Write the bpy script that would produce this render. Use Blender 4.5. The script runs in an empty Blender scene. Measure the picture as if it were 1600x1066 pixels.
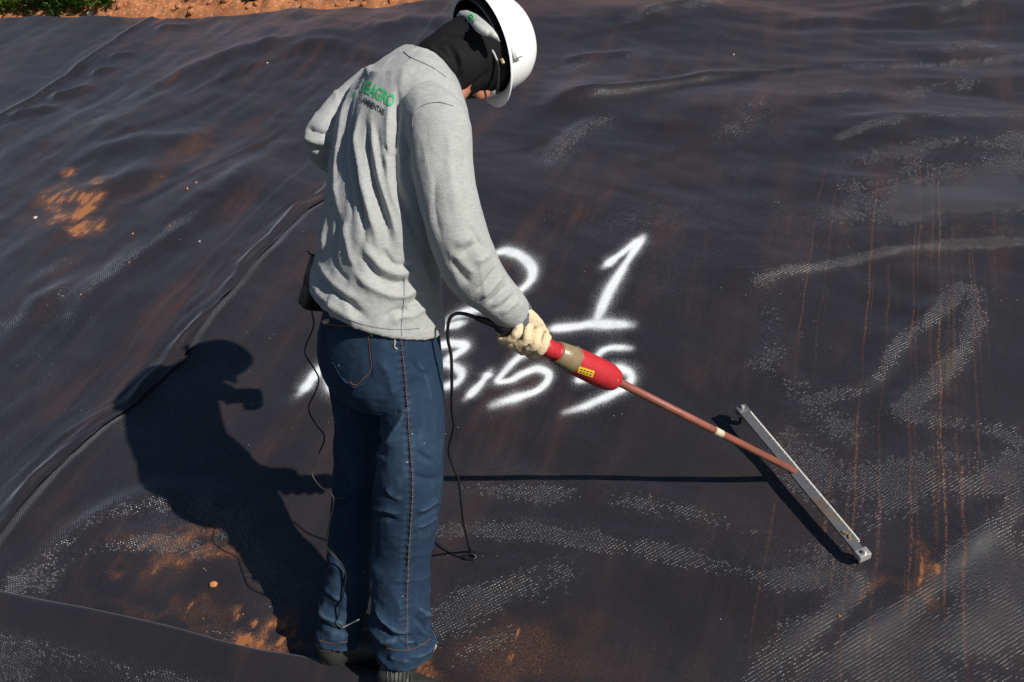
import bpy, bmesh, math, random
import numpy as np
from mathutils import Vector, Matrix
from mathutils.bvhtree import BVHTree

random.seed(7)
SC = bpy.context.scene
COL = SC.collection

# ------------------------------------------------------------------ camera
FPX, TH, CH = 1350.0, math.radians(18.5), 1.57          # focal length (px of a 1600 px frame), pitch, height
cam_data = bpy.data.cameras.new('camera')
cam_data.sensor_width = 36.0
cam_data.lens = 36.0 * FPX / 1600.0
cam_data.clip_start, cam_data.clip_end = 0.05, 400
cam = bpy.data.objects.new('camera', cam_data)
COL.objects.link(cam)
cam.location = (0, 0, CH)
cam.rotation_euler = (math.pi / 2 - TH, 0, 0)
SC.camera = cam

# ------------------------------------------------------------------ light
SUN_EL, SUN_AZ = math.radians(36.75), math.radians(134.5)  # azimuth from +y towards +x
SUN = np.array([math.sin(SUN_AZ) * math.cos(SUN_EL), math.cos(SUN_AZ) * math.cos(SUN_EL), math.sin(SUN_EL)])
world = bpy.data.worlds.new('World')
SC.world = world
world.use_nodes = True
wn = world.node_tree.nodes
wl = world.node_tree.links
sky = wn.new('ShaderNodeTexSky')
sky.sky_type = 'NISHITA'
sky.sun_disc = False
sky.sun_elevation = SUN_EL
sky.sun_rotation = SUN_AZ
sky.altitude = 900
sky.dust_density = 0.2
sky.ozone_density = 3.0
bg = wn['Background']
bg.inputs['Strength'].default_value = 0.05
wl.new(sky.outputs[0], bg.inputs['Color'])
sun_data = bpy.data.lights.new('sun', 'SUN')
sun_data.energy = 5.0
sun_data.angle = math.radians(0.53)
sun_data.color = (1.0, 0.955, 0.88)
sun = bpy.data.objects.new('sun', sun_data)
COL.objects.link(sun)
sun.rotation_euler = Vector(SUN).to_track_quat('Z', 'Y').to_euler()
SC.view_settings.view_transform = 'Standard'
SC.view_settings.look = 'None'
SC.view_settings.exposure = 0.0
SC.view_settings.gamma = 1.0
SC.view_settings.use_curve_mapping = False

# ------------------------------------------------------------------ slope frame
cT, sT = math.cos(TH), math.sin(TH)
CAM = np.array([0, 0, CH])
FW, UPV, RT = np.array([0, cT, -sT]), np.array([0, sT, cT]), np.array([1.0, 0, 0])
SL, AZ = math.radians(24.6), math.radians(20.9)
O = np.array([-0.2611, 1.80, 0.0057])
U = np.array([math.sin(AZ) * math.cos(SL), math.cos(AZ) * math.cos(SL), math.sin(SL)])
V = np.array([math.cos(AZ), -math.sin(AZ), 0.0])
N = np.cross(V, U)

def ray(x, y):
    return FW + RT * (x - 800) / FPX - UPV * (y - 533) / FPX
def P(x, y, d):
    "point of the sight line through photo pixel (x, y) at ground distance d"
    q = ray(x, y)
    return CAM + q * (d / q[1])
def G(x, y, w=0.0):
    "point on the slope plane raised by w"
    q = ray(x, y)
    return CAM + q * ((N @ (O - CAM) + w) / (N @ q))
def uv(x, y, w=0.0):
    d = G(x, y, w) - O
    return float(d @ U), float(d @ V)
def S(u, v, w=0.0):
    return O + U * u + V * v + N * w
def mpp(p):
    return float((np.asarray(p) - CAM) @ FW) / FPX
def unit(a):
    a = np.asarray(a, float)
    return a / (np.linalg.norm(a) + 1e-12)

# ------------------------------------------------------------------ mesh helpers
def new_mesh(name, verts, faces, mat=None, smooth=True):
    me = bpy.data.meshes.new(name)
    me.from_pydata([tuple(map(float, v)) for v in verts], [], [tuple(map(int, f)) for f in faces])
    if smooth:
        me.polygons.foreach_set('use_smooth', [True] * len(me.polygons))
    if mat:
        me.materials.append(mat)
    me.update()
    return me
def link(name, me, parent=None):
    o = bpy.data.objects.new(name, me)
    COL.objects.link(o)
    if parent:
        o.parent = parent
        o.matrix_parent_inverse = Matrix.Translation(-Vector(parent.location)) if parent.type == 'EMPTY' else Matrix.Identity(4)
    return o
def tag(o, label=None, cat=None, group=None, kind=None):
    if label: o['label'] = label
    if cat: o['category'] = cat
    if group: o['group'] = group
    if kind: o['kind'] = kind
    return o
def thing(name, label, cat, loc, group=None):
    o = bpy.data.objects.new(name, None)
    o.empty_display_size = 0.05
    COL.objects.link(o)
    o.location = tuple(map(float, loc))
    return tag(o, label, cat, group)

class MB:
    "collects pieces of one mesh"
    def __init__(self):
        self.v, self.f = [], []
    def add(self, v, f):
        n = len(self.v)
        self.v += [np.asarray(a, float) for a in v]
        self.f += [tuple(i + n for i in q) for q in f]
        return self
    def obj(self, name, mat, parent=None, smooth=True):
        return link(name, new_mesh(name, self.v, self.f, mat, smooth), parent)

def loft(rings, cap=True, closed=True):
    "rings: list of (n,3) arrays"
    n, m = len(rings[0]), len(rings)
    v = [p for r in rings for p in r]
    f = []
    for i in range(m - 1):
        for j in range(n if closed else n - 1):
            k = (j + 1) % n
            f.append((i * n + j, i * n + k, (i + 1) * n + k, (i + 1) * n + j))
    if cap:
        for i, fl in ((0, True), (m - 1, False)):
            v.append(np.mean(rings[i], 0))
            cidx = len(v) - 1
            for j in range(n):
                k = (j + 1) % n
                f.append((cidx, i * n + k, i * n + j) if fl else (cidx, i * n + j, i * n + k))
    return v, f
def catmull(pts, k=5):
    pts = np.asarray(pts, float)
    if len(pts) < 3:
        t = np.linspace(0, 1, k + 1)[:, None]
        return pts[0] * (1 - t) + pts[-1] * t
    p = np.vstack([2 * pts[0] - pts[1], pts, 2 * pts[-1] - pts[-2]])
    out = []
    for i in range(1, len(p) - 2):
        for t in np.linspace(0, 1, k, endpoint=False):
            a, b, c_, d = p[i - 1], p[i], p[i + 1], p[i + 2]
            out.append(.5 * (2 * b + (c_ - a) * t + (2 * a - 5 * b + 4 * c_ - d) * t * t + (3 * b - a - 3 * c_ + d) * t ** 3))
    out.append(p[-2])
    return np.array(out)
def pxtube(pts, k=5, n=20, grow=1.0, add=0.0, square=0.0):
    "limb: (px, py, distance, half width in px, depth/width ratio)"
    q = catmull(np.array(pts, float), k)
    cen = np.array([P(a[0], a[1], a[2]) for a in q])
    rings = []
    for i, a in enumerate(q):
        t = unit(cen[min(i + 1, len(q) - 1)] - cen[max(i - 1, 0)])
        vd = unit(cen[i] - CAM)
        s_ = unit(np.cross(t, vd))
        b = unit(np.cross(s_, t))
        r = a[3] * mpp(cen[i]) * grow + add
        ang = np.linspace(0, 2 * math.pi, n, endpoint=False)
        rings.append(np.array([cen[i] + s_ * r * math.cos(x) + b * r * a[4] * math.sin(x) for x in ang]))
    return loft(rings)
def sweep(points, rad, n=8, k=4, cap=True, smooth=True):
    pts = np.array(points, float)
    rad = np.full(len(pts), rad) if np.isscalar(rad) else np.array(rad, float)
    if smooth:
        q = catmull(np.hstack([pts, rad[:, None]]), k)
        pts, rad = q[:, :3], q[:, 3]
    t0 = unit(pts[1] - pts[0])
    a = unit(np.cross(t0, [0.3, 0.2, 1.0] if abs(t0[2]) < .9 else [1, 0, 0]))
    rings = []
    for i in range(len(pts)):
        t = unit(pts[min(i + 1, len(pts) - 1)] - pts[max(i - 1, 0)])
        a = unit(a - t * (a @ t))
        b = np.cross(t, a)
        rings.append(np.array([pts[i] + rad[i] * (a * math.cos(x) + b * math.sin(x)) for x in np.linspace(0, 2 * math.pi, n, endpoint=False)]))
    return loft(rings, cap)
def lathe(p0, p1, prof, n=28):
    "profile list of (t along p0-p1, radius)"
    p0, p1 = np.asarray(p0, float), np.asarray(p1, float)
    t = unit(p1 - p0)
    a = unit(np.cross(t, [0, 0, 1.0] if abs(t[2]) < .9 else [1, 0, 0]))
    b = np.cross(t, a)
    rings = [np.array([p0 + (p1 - p0) * s_ + r * (a * math.cos(x) + b * math.sin(x)) for x in np.linspace(0, 2 * math.pi, n, endpoint=False)]) for s_, r in prof]
    return loft(rings)
def box(c_, ax, hs, bev=0.0):
    "bevelled box with axes ax (3 vectors) and half sizes hs, as (verts, faces)"
    bm = bmesh.new()
    bmesh.ops.create_cube(bm, size=2.0)
    for v in bm.verts:
        v.co = Vector((v.co.x * hs[0], v.co.y * hs[1], v.co.z * hs[2]))
    if bev:
        bmesh.ops.bevel(bm, geom=bm.edges[:], offset=bev, segments=2, affect='EDGES', profile=.6)
    bm.verts.index_update()
    c_ = np.asarray(c_, float)
    vs = [c_ + ax[0] * v.co.x + ax[1] * v.co.y + ax[2] * v.co.z for v in bm.verts]
    fs = [tuple(v.index for v in f.verts) for f in bm.faces]
    bm.free()
    return vs, fs
def ellipsoid(c_, ax, r, n=24, m=14):
    rings = []
    for i in range(1, m):
        th = math.pi * i / m
        rings.append(np.array([np.asarray(c_) + ax[2] * r[2] * math.cos(th) + math.sin(th) * (ax[0] * r[0] * math.cos(x) + ax[1] * r[1] * math.sin(x)) for x in np.linspace(0, 2 * math.pi, n, endpoint=False)]))
    v, f = loft(rings, cap=False)
    v.append(np.asarray(c_) + ax[2] * r[2]); v.append(np.asarray(c_) - ax[2] * r[2])
    a, b = len(v) - 2, len(v) - 1
    for j in range(n):
        k = (j + 1) % n
        f.append((a, j, k)); f.append((b, (m - 2) * n + k, (m - 2) * n + j))
    return v, f
def fuse(parts, voxel=0.006, smooth=6, fac=0.5):
    "one continuous surface out of overlapping closed pieces -> (verts array, faces)"
    mb = MB()
    for v, f in parts:
        mb.add(v, f)
    me = new_mesh('tmp', mb.v, mb.f)
    bm = bmesh.new(); bm.from_mesh(me); bmesh.ops.recalc_face_normals(bm, faces=bm.faces[:]); bm.to_mesh(me); bm.free()
    o = bpy.data.objects.new('tmp', me)
    COL.objects.link(o)
    r = o.modifiers.new('r', 'REMESH'); r.mode = 'VOXEL'; r.voxel_size = voxel
    if smooth:
        s_ = o.modifiers.new('s', 'SMOOTH'); s_.iterations = smooth; s_.factor = fac
    dg = bpy.context.evaluated_depsgraph_get()
    ev = o.evaluated_get(dg).to_mesh()
    n = len(ev.vertices)
    co = np.empty(n * 3); ev.vertices.foreach_get('co', co)
    fs = [tuple(p.vertices) for p in ev.polygons]
    o.evaluated_get(dg).to_mesh_clear()
    bpy.data.objects.remove(o); bpy.data.meshes.remove(me)
    return co.reshape(-1, 3), fs
def normals(v, f):
    me = new_mesh('tmp', v, f)
    nn = np.empty(len(v) * 3); me.vertices.foreach_get('normal', nn) if hasattr(me.vertices[0], 'normal') else None
    bpy.data.meshes.remove(me)
    return nn.reshape(-1, 3)
def bvh(v, f):
    return BVHTree.FromPolygons([Vector(a) for a in v], f)
def cast(tree, x, y):
    h = tree.ray_cast(Vector(CAM), Vector(unit(ray(x, y))))
    return (np.array(h[0]), np.array(h[1])) if h[0] is not None else (None, None)
def seg_dist(v, line):
    "distance of points to a polyline, and the arc position 0..1 of the nearest point"
    best = np.full(len(v), 1e9); arc = np.zeros(len(v))
    L = np.r_[0, np.cumsum(np.linalg.norm(np.diff(line, axis=0), axis=1))]
    for i in range(len(line) - 1):
        a, d = line[i], line[i + 1] - line[i]
        t = np.clip(((v - a) @ d) / (d @ d + 1e-12), 0, 1)
        dd = np.linalg.norm(v - a - t[:, None] * d, axis=1)
        m = dd < best
        best[m] = dd[m]; arc[m] = (L[i] + t[m] * (L[i + 1] - L[i])) / (L[-1] + 1e-12)
    return best, arc
def folds(v, f, lst, sharp=True):
    "press cloth folds into a surface: (photo polyline, width px, height mm); negative height is a groove"
    v = v.copy(); nn = normals(v, f); tree = bvh(v, f); tot = np.zeros(len(v))
    for line, wpx, amp in lst:
        pts = [cast(tree, x, y)[0] for x, y in catmull(line, 4)]
        pts = np.array([p for p in pts if p is not None])
        if len(pts) < 2: continue
        w = wpx * mpp(pts[0])
        m = np.all((v > pts.min(0) - 3 * w) & (v < pts.max(0) + 3 * w), axis=1)
        if not m.any(): continue
        d, a = seg_dist(v[m], pts)
        tot[m] += amp * .001 * np.exp(-(d / w) ** (1.35 if sharp else 2)) * np.clip(np.sin(np.clip(a, .02, .98) * math.pi) * 1.6, 0, 1)
    return v + nn * tot[:, None]

# value noise ---------------------------------------------------------------
def _h(ix, iy, iz, seed):
    n = (ix * 374761393 + iy * 668265263 + iz * 1274126177 + seed * 974634541) & 0x7fffffff
    n = ((n ^ (n >> 13)) * 1274126177) & 0x7fffffff
    return ((n ^ (n >> 16)) & 0xffff) / 65535.0
def noise(x, y, z=0.0, seed=0):
    x, y, z = np.broadcast_arrays(np.asarray(x, float), np.asarray(y, float), np.asarray(z, float))
    ix, iy, iz = np.floor(x).astype(np.int64), np.floor(y).astype(np.int64), np.floor(z).astype(np.int64)
    fx, fy, fz = x - ix, y - iy, z - iz
    s_ = lambda t: t * t * t * (t * (t * 6 - 15) + 10)
    fx, fy, fz = s_(fx), s_(fy), s_(fz)
    r = 0
    for a in (0, 1):
        for b in (0, 1):
            for c_ in (0, 1):
                r = r + _h(ix + a, iy + b, iz + c_, seed) * (fx if a else 1 - fx) * (fy if b else 1 - fy) * (fz if c_ else 1 - fz)
    return r * 2 - 1
def fbm(x, y, z=0.0, seed=0, o=3):
    return sum(noise(np.asarray(x) * 2 ** i, np.asarray(y) * 2 ** i, np.asarray(z) * 2 ** i, seed + i) * .5 ** i for i in range(o))

# ------------------------------------------------------------------ materials
class NT:
    "small wrapper for building node trees"
    def __init__(self, name):
        self.m = bpy.data.materials.new(name); self.m.use_nodes = True
        self.t = self.m.node_tree; self.bsdf = self.t.nodes['Principled BSDF']; self.out = self.t.nodes['Material Output']
    def n(self, typ, **kw):
        x = self.t.nodes.new('ShaderNode' + typ)
        for k, v in kw.items(): setattr(x, k, v)
        return x
    def l(self, a, b): self.t.links.new(a, b)
    def put(self, sock, val):
        if isinstance(val, bpy.types.NodeSocket): self.l(val, sock)
        else: sock.default_value = val
    def math(self, op, a, b=0.0, c_=0.0, clamp=False):
        x = self.n('Math', operation=op); x.use_clamp = clamp
        self.put(x.inputs[0], a); self.put(x.inputs[1], b)
        if op in ('MULTIPLY_ADD', 'SMOOTH_MIN', 'WRAP', 'COMPARE'): self.put(x.inputs[2], c_)
        return x.outputs[0]
    def vmath(self, op, a, b=None, scale=None):
        x = self.n('VectorMath', operation=op); self.put(x.inputs[0], a)
        if b is not None: self.put(x.inputs[1], b)
        if scale is not None: self.put(x.inputs['Scale'], scale)
        return x.outputs[1] if op in ('DOT_PRODUCT', 'LENGTH', 'DISTANCE') else x.outputs[0]
    def noise(self, vec, scale, detail=3.0, rough=.5, w=None):
        x = self.n('TexNoise'); self.put(x.inputs['Vector'], vec)
        x.inputs['Scale'].default_value = scale; x.inputs['Detail'].default_value = detail; x.inputs['Roughness'].default_value = rough
        return x.outputs['Fac']
    def ramp(self, fac, stops, interp='LINEAR'):
        x = self.n('ValToRGB'); x.color_ramp.interpolation = interp
        e = x.color_ramp.elements
        while len(e) < len(stops): e.new(.5)
        for el, (p, col) in zip(e, stops):
            el.position = p; el.color = (col, col, col, 1) if np.isscalar(col) else (*col, 1)
        self.l(fac, x.inputs[0])
        return x.outputs[0]
    def mix(self, fac, a, b):
        x = self.n('Mix', data_type='RGBA')
        self.put(x.inputs['Factor'], fac)
        for i, val in ((6, a), (7, b)):
            if isinstance(val, tuple): x.inputs[i].default_value = (*val, 1)
            else: self.l(val, x.inputs[i])
        return x.outputs[2]
    def smooth(self, x, a, b):
        m = self.n('MapRange', interpolation_type='SMOOTHSTEP'); self.put(m.inputs[0], x)
        m.inputs[1].default_value = a; m.inputs[2].default_value = b
        return m.outputs[0]
    def bump(self, h, strength, dist=.001, normal=None):
        x = self.n('Bump'); x.inputs['Strength'].default_value = strength; x.inputs['Distance'].default_value = dist
        self.l(h, x.inputs['Height'])
        if normal is not None: self.l(normal, x.inputs['Normal'])
        self.l(x.outputs[0], self.bsdf.inputs['Normal'])
        return x.outputs[0]
    def set(self, **kw):
        for k, v in kw.items():
            s_ = self.bsdf.inputs[k.replace('_', ' ')]
            if isinstance(v, bpy.types.NodeSocket): self.l(v, s_)
            else: s_.default_value = (*v, 1) if isinstance(v, tuple) and len(v) == 3 else v
        return self
    def pos(self):
        return self.n('NewGeometry').outputs['Position']
    def obj(self):
        return self.n('TexCoord').outputs['Object']

def plain(name, col, rough=.6, metal=0.0, var=.15, scale=40, bump=0.0, bscale=300, **kw):
    t = NT(name); p = t.pos()
    f = t.noise(p, scale, 4)
    t.set(Base_Color=t.mix(f, tuple(x * (1 - var) for x in col), tuple(min(1, x * (1 + var)) for x in col)), Metallic=metal)
    t.set(Roughness=t.math('MULTIPLY_ADD', f, .25, rough - .12), **kw)
    if bump: t.bump(t.noise(p, bscale, 3), bump, .002)
    return t.m

# slope coordinates of a shaded point, and the pebbled (embossed) relief of the sheet
PITCH = 0.0083
def slope_uvw(t):
    d = t.vmath('SUBTRACT', t.pos(), tuple(O))
    return t.vmath('DOT_PRODUCT', d, tuple(U)), t.vmath('DOT_PRODUCT', d, tuple(V))
def emboss(t, u, v, amp):
    "normal of a sheet embossed with a staggered grid of small round dimples"
    k = 2 * math.pi / PITCH
    wob = t.math('ADD', t.noise(t.pos(), 14, 2), t.math('MULTIPLY', t.noise(t.pos(), 55, 2), .42))
    a = t.math('MULTIPLY_ADD', t.math('ADD', u, v), k * .7071, t.math('MULTIPLY', wob, 5.0))
    b = t.math('MULTIPLY_ADD', t.math('SUBTRACT', u, v), k * .7071, t.math('MULTIPLY', wob, 4.0))
    sa, sb = t.math('SINE', a), t.math('SINE', b)
    wn_ = t.n('TexWhiteNoise', noise_dimensions='3D')
    cell = t.n('CombineXYZ')
    t.l(t.math('FLOOR', t.math('DIVIDE', a, 2 * math.pi)), cell.inputs[0]); t.l(t.math('FLOOR', t.math('DIVIDE', b, 2 * math.pi)), cell.inputs[1])
    t.l(cell.outputs[0], wn_.inputs['Vector'])
    amp = t.math('MULTIPLY', amp, t.math('MULTIPLY_ADD', t.math('POWER', wn_.outputs['Value'], 1.6), .50, .80))
    ca = t.vmath('SCALE', tuple((U + V) * .7071), scale=t.math('MULTIPLY', sa, amp))
    cb = t.vmath('SCALE', tuple((U - V) * .7071), scale=t.math('MULTIPLY', sb, amp))
    jit = t.vmath('SCALE', t.vmath('SUBTRACT', wn_.outputs['Color'], (.5, .5, .5)), scale=.10)
    rel = t.vmath('SCALE', t.vmath('ADD', jit, t.vmath('ADD', ca, cb)), scale=t.math('SUBTRACT', 1.0, t.math('MULTIPLY', t.n('Attribute', attribute_name='plain').outputs['Fac'], .92)))
    n = t.vmath('ADD', t.n('NewGeometry').outputs['Normal'], rel)
    return t.vmath('NORMALIZE', n), wn_.outputs['Value']

STREAK_V = [(.80, .4), (.86, .3), (1.01, .8), (1.075, 1.0), (1.155, .95), (1.17, .7), (1.215, .75), (1.24, 1.0), (1.285, .85), (1.345, .6)]
def make_sheet_material(name, dots=True):
    t = NT(name)
    u, v = slope_uvw(t)
    comb = t.n('CombineXYZ'); t.l(u, comb.inputs[0]); t.l(v, comb.inputs[1]); flat = comb.outputs[0]
    str_ = t.n('CombineXYZ'); t.l(t.math('MULTIPLY', u, .16), str_.inputs[0]); t.l(v, str_.inputs[1]); along = str_.outputs[0]
    str2 = t.n('CombineXYZ'); t.l(t.math('MULTIPLY', u, .02), str2.inputs[0]); t.l(v, str2.inputs[1])
    p = t.pos()
    # dust film: drawn out along the fall line
    film = t.math('MULTIPLY', t.smooth(t.noise(along, 7, 5, .6), .42, .75), t.smooth(t.noise(flat, 1.6, 3), .35, .7))
    base = t.mix(t.noise(flat, 2.2, 4), (.0066, .0058, .0071), (.0262, .0222, .0268))
    base = t.mix(t.math('MULTIPLY', film, .60), base, (.088, .042, .030))
    fine = t.smooth(t.noise(along, 60, 4, .65), .56, .80)
    base = t.mix(t.math('MULTIPLY', fine, .13), base, (.10, .072, .055))
    # thin soil runs down the fall line on the right
    vr = t.math('DIVIDE', t.math('SUBTRACT', t.math('ADD', v, t.math('MULTIPLY', t.math('SUBTRACT', t.noise(t.vmath('SCALE', flat, scale=1.0), 3, 2), .5), .035)), .5), 1.2)
    stops = []
    for c_, a in STREAK_V:
        q = (c_ - .5) / 1.2
        stops += [(q - .0032, 0.0), (q, a), (q + .0032, 0.0)]
    stops = sorted(stops)[:31]
    run = t.ramp(vr, stops)
    broken = t.math('MULTIPLY', t.smooth(t.noise(flat, 120, 2), .40, .62), t.smooth(t.noise(along, 9, 3), .36, .62))
    reach = t.math('MULTIPLY', t.smooth(u, .20, .55), t.math('SUBTRACT', 1.0, t.smooth(u, 2.35, 2.9)))
    lines = t.math('MULTIPLY', t.smooth(t.noise(str2.outputs[0], 46, 3, .6), .60, .72), t.math('MULTIPLY', t.smooth(v, .65, 1.0), t.math('SUBTRACT', 1.0, t.smooth(v, 1.45, 1.9))))
    run = t.math('MAXIMUM', run, t.math('MULTIPLY', lines, .5))
    run = t.math('MULTIPLY', t.math('MULTIPLY', run, broken), reach)
    base = t.mix(t.math('MULTIPLY', run, .95), base, (.30, .115, .048))
    # soil lying in patches (vertex attribute, broken up)
    at = t.n('Attribute', attribute_name='dirt').outputs['Fac']
    mixn = t.math('ADD', t.math('MULTIPLY', t.noise(along, 26, 7, .68), .75), t.math('MULTIPLY', t.noise(flat, 24, 7, .68), .25))
    rag = t.math('MULTIPLY', t.math('ADD', at, t.math('MULTIPLY', t.math('SUBTRACT', mixn, .5), 4.2)), t.smooth(at, .04, .25))
    soil = t.math('MULTIPLY', t.smooth(rag, .58, .86), .92)
    thin = t.math('MULTIPLY', t.smooth(at, .02, .8), t.math('MULTIPLY_ADD', t.smooth(t.noise(flat, 170, 3), .42, .62), .50, .16))
    soil = t.math('MAXIMUM', soil, thin)
    base = t.mix(soil, base, t.mix(t.noise(p, 160, 4), (.27, .095, .036), (.44, .185, .075)))
    # pale specks
    vo = t.n('TexVoronoi'); t.l(flat, vo.inputs['Vector']); vo.inputs['Scale'].default_value = 26
    sp = t.math('MULTIPLY', t.math('LESS_THAN', vo.outputs['Distance'], .055), t.math('GREATER_THAN', t.noise(flat, 3.1, 2), .56))
    base = t.mix(t.math('MULTIPLY', sp, .6), base, (.40, .32, .27))
    # satin sheet whose raised dots catch the sun: the dots live in the glossy skin only
    glint = t.n('Attribute', attribute_name='glint').outputs['Fac']  # drawn sun glint mask: deepens the dots and adds gloss along its bands
    nrm, cell = emboss(t, u, v, t.math('ADD', t.math('MULTIPLY_ADD', t.noise(flat, 2.6, 3), .22, .14), t.math('MULTIPLY', glint, .72)))
    t.l(nrm, t.bsdf.inputs['Coat Normal'])
    t.bump(t.noise(flat, 34, 4), .16, .004)
    dull = t.math('MAXIMUM', soil, t.math('MULTIPLY', film, .35))
    t.l(t.math('MULTIPLY_ADD', dull, -.62, t.math('MULTIPLY_ADD', cell, .35, t.math('MULTIPLY_ADD', glint, .22, .34))), t.bsdf.inputs['Coat Weight'])
    t.bsdf.inputs['Coat Roughness'].default_value = .225
    t.bsdf.inputs['Coat IOR'].default_value = 1.5
    t.set(Base_Color=base, Roughness=t.math('MULTIPLY_ADD', t.noise(flat, 5, 3), .14, t.math('MULTIPLY_ADD', dull, .30, .44)))
    t.l(t.math('MULTIPLY_ADD', dull, -.32, .38), t.bsdf.inputs['Specular IOR Level'])
    t.bsdf.inputs['Sheen Weight'].default_value = .21; t.bsdf.inputs['Sheen Roughness'].default_value = .45; t.bsdf.inputs['Sheen Tint'].default_value = (.72, .76, .92, 1)
    return t.m
M_SHEET = make_sheet_material('embossed black sheet')

def make_paint():
    t = NT('white spray paint'); u, v = slope_uvw(t)
    comb = t.n('CombineXYZ'); t.l(u, comb.inputs[0]); t.l(v, comb.inputs[1]); flat = comb.outputs[0]
    d = t.n('Attribute', attribute_name='spray').outputs['Fac']
    g = t.math('SUBTRACT', t.noise(flat, 150, 4, .7), .5)
    a = t.smooth(t.math('ADD', d, t.math('MULTIPLY', t.math('MULTIPLY', g, .55), t.smooth(d, .0, .12))), .01, .80)
    a = t.math('MULTIPLY', a, t.math('MULTIPLY_ADD', t.noise(flat, 14, 4, .65), .36, .78), clamp=True)
    a = t.math('MULTIPLY', a, t.smooth(d, .0, .05))
    t.set(Base_Color=(.86, .885, .91), Roughness=.75, Specular_IOR_Level=.25, Alpha=a)
    nrm, _ = emboss(t, u, v, .05); t.l(nrm, t.bsdf.inputs['Normal'])
    return t.m
M_PAINT = make_paint()

def make_soil():
    t = NT('red soil'); p = t.pos()
    c_ = t.mix(t.noise(p, 9, 6, .6), (.23, .072, .028), (.55, .235, .108))
    c_ = t.mix(t.smooth(t.noise(p, 45, 4), .52, .75), c_, (.62, .33, .19))
    t.set(Base_Color=c_, Roughness=.95, Specular_IOR_Level=.1)
    t.bump(t.noise(p, 90, 5), .7, .01)
    return t.m
M_SOIL = make_soil()
M_LEAF = []
for i, (a, b) in enumerate((((.085, .17, .022), (.19, .31, .045)), ((.035, .095, .018), (.10, .19, .035)), ((.09, .12, .02), (.16, .20, .05)))):
    t = NT('weed leaf'); f = t.noise(t.pos(), 14, 3)
    t.set(Base_Color=t.mix(f, a, b), Roughness=.5, Specular_IOR_Level=.35); t.bsdf.inputs['Subsurface Weight'].default_value = 0.0
    M_LEAF.append(t.m)
M_STEM = plain('green stem', (.10, .13, .04), .7)

def make_shirt():
    t = NT('heather grey jersey'); p = t.pos()
    h = t.math('ADD', t.math('MULTIPLY', t.smooth(t.noise(t.vmath('MULTIPLY', p, (1, 1, 7)), 70, 4, .65), .3, .7), .55), t.math('MULTIPLY', t.noise(p, 600, 2), .5))
    c_ = t.mix(h, (.315, .33, .335), (.465, .463, .445))
    st = t.smooth(t.noise(p, 5, 4), .55, .8)
    c_ = t.mix(t.math('MULTIPLY', st, .35), c_, (.40, .37, .325))
    c_ = t.mix(t.math('MULTIPLY', t.smooth(t.noise(p, 22, 5, .7), .62, .80), .25), c_, (.34, .32, .295))
    t.set(Base_Color=c_, Roughness=.9, Specular_IOR_Level=.15)
    t.bsdf.inputs['Sheen Weight'].default_value = .15
    t.bump(t.math('ADD', t.math('MULTIPLY', t.noise(p, 38, 4), 3.4), t.noise(p, 420, 2)), .42, .0024)
    return t.m
M_SHIRT = make_shirt()
M_SEAM = plain('grey seam thread', (.20, .21, .23), .9)
M_CUFF = plain('dark ribbed cuff lining', (.12, .13, .15), .9)  # lining in a darker grey than the jersey
def make_denim():
    t = NT('blue denim'); p = t.pos()
    tw = t.n('TexWave', wave_type='BANDS', bands_direction='DIAGONAL'); t.l(p, tw.inputs['Vector']); tw.inputs['Scale'].default_value = 260; tw.inputs['Distortion'].default_value = 1.5
    f = t.noise(p, 6, 5, .6)
    c_ = t.mix(f, (.006, .016, .036), (.018, .042, .084))
    c_ = t.mix(t.math('MULTIPLY', tw.outputs['Fac'], .22), c_, (.055, .10, .16))
    c_ = t.mix(t.math('MULTIPLY', t.smooth(t.noise(t.vmath('MULTIPLY', p, (1, 1, .3)), 34, 4), .55, .8), .35), c_, (.075, .13, .19))
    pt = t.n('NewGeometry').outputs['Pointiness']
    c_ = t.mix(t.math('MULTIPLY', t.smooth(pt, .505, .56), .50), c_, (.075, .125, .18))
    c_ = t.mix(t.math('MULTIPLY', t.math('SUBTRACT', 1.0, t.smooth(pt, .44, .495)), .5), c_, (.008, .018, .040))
    c_ = t.mix(t.math('MULTIPLY', t.smooth(t.noise(p, 4.3, 3), .5, .72), .35), c_, (.055, .105, .165))
    sp = t.math('MULTIPLY', t.smooth(t.noise(p, 85, 1), .77, .79), t.smooth(t.noise(p, 7, 2), .5, .6))
    c_ = t.mix(sp, c_, (.42, .48, .55))
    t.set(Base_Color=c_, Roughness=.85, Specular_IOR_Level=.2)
    t.bump(t.math('ADD', t.math('MULTIPLY', t.noise(p, 55, 3), 2.5), t.noise(p, 800, 2)), .45, .002)
    return t.m
M_DENIM = make_denim()
M_STITCH = plain('rust coloured stitching', (.22, .095, .04), .8)
M_HOOD = plain('black stretch cloth', (.0085, .0082, .0095), .85, 0, .3, 60, .25, 500, Specular_IOR_Level=.22)
M_SKIN = plain('sunburnt skin', (.42, .17, .10), .5, 0, .12, 50, .15, 400)
M_HAIR = plain('dark hair', (.015, .012, .010), .6)
t = NT('white helmet plastic'); p = t.pos()
c_ = t.mix(t.math('MULTIPLY', t.smooth(t.noise(p, 30, 5, .7), .64, .82), .25), (.90, .90, .89), (.66, .60, .52))
c_ = t.mix(t.math('MULTIPLY', t.smooth(t.noise(t.vmath('MULTIPLY', p, (1, 5, 1)), 60, 3), .66, .74), .3), c_, (.45, .42, .38))
t.set(Base_Color=c_, Roughness=t.math('MULTIPLY_ADD', t.noise(p, 40, 4), .3, .22)); M_HELMET = t.m
M_HELMETIN = plain('black helmet lining', (.012, .012, .013), .7)
M_GREYPL = plain('grey plastic band', (.46, .47, .45), .5, 0, .06)
M_GREEN = plain('green plastic button', (.03, .46, .13), .45, 0, .05)
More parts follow.
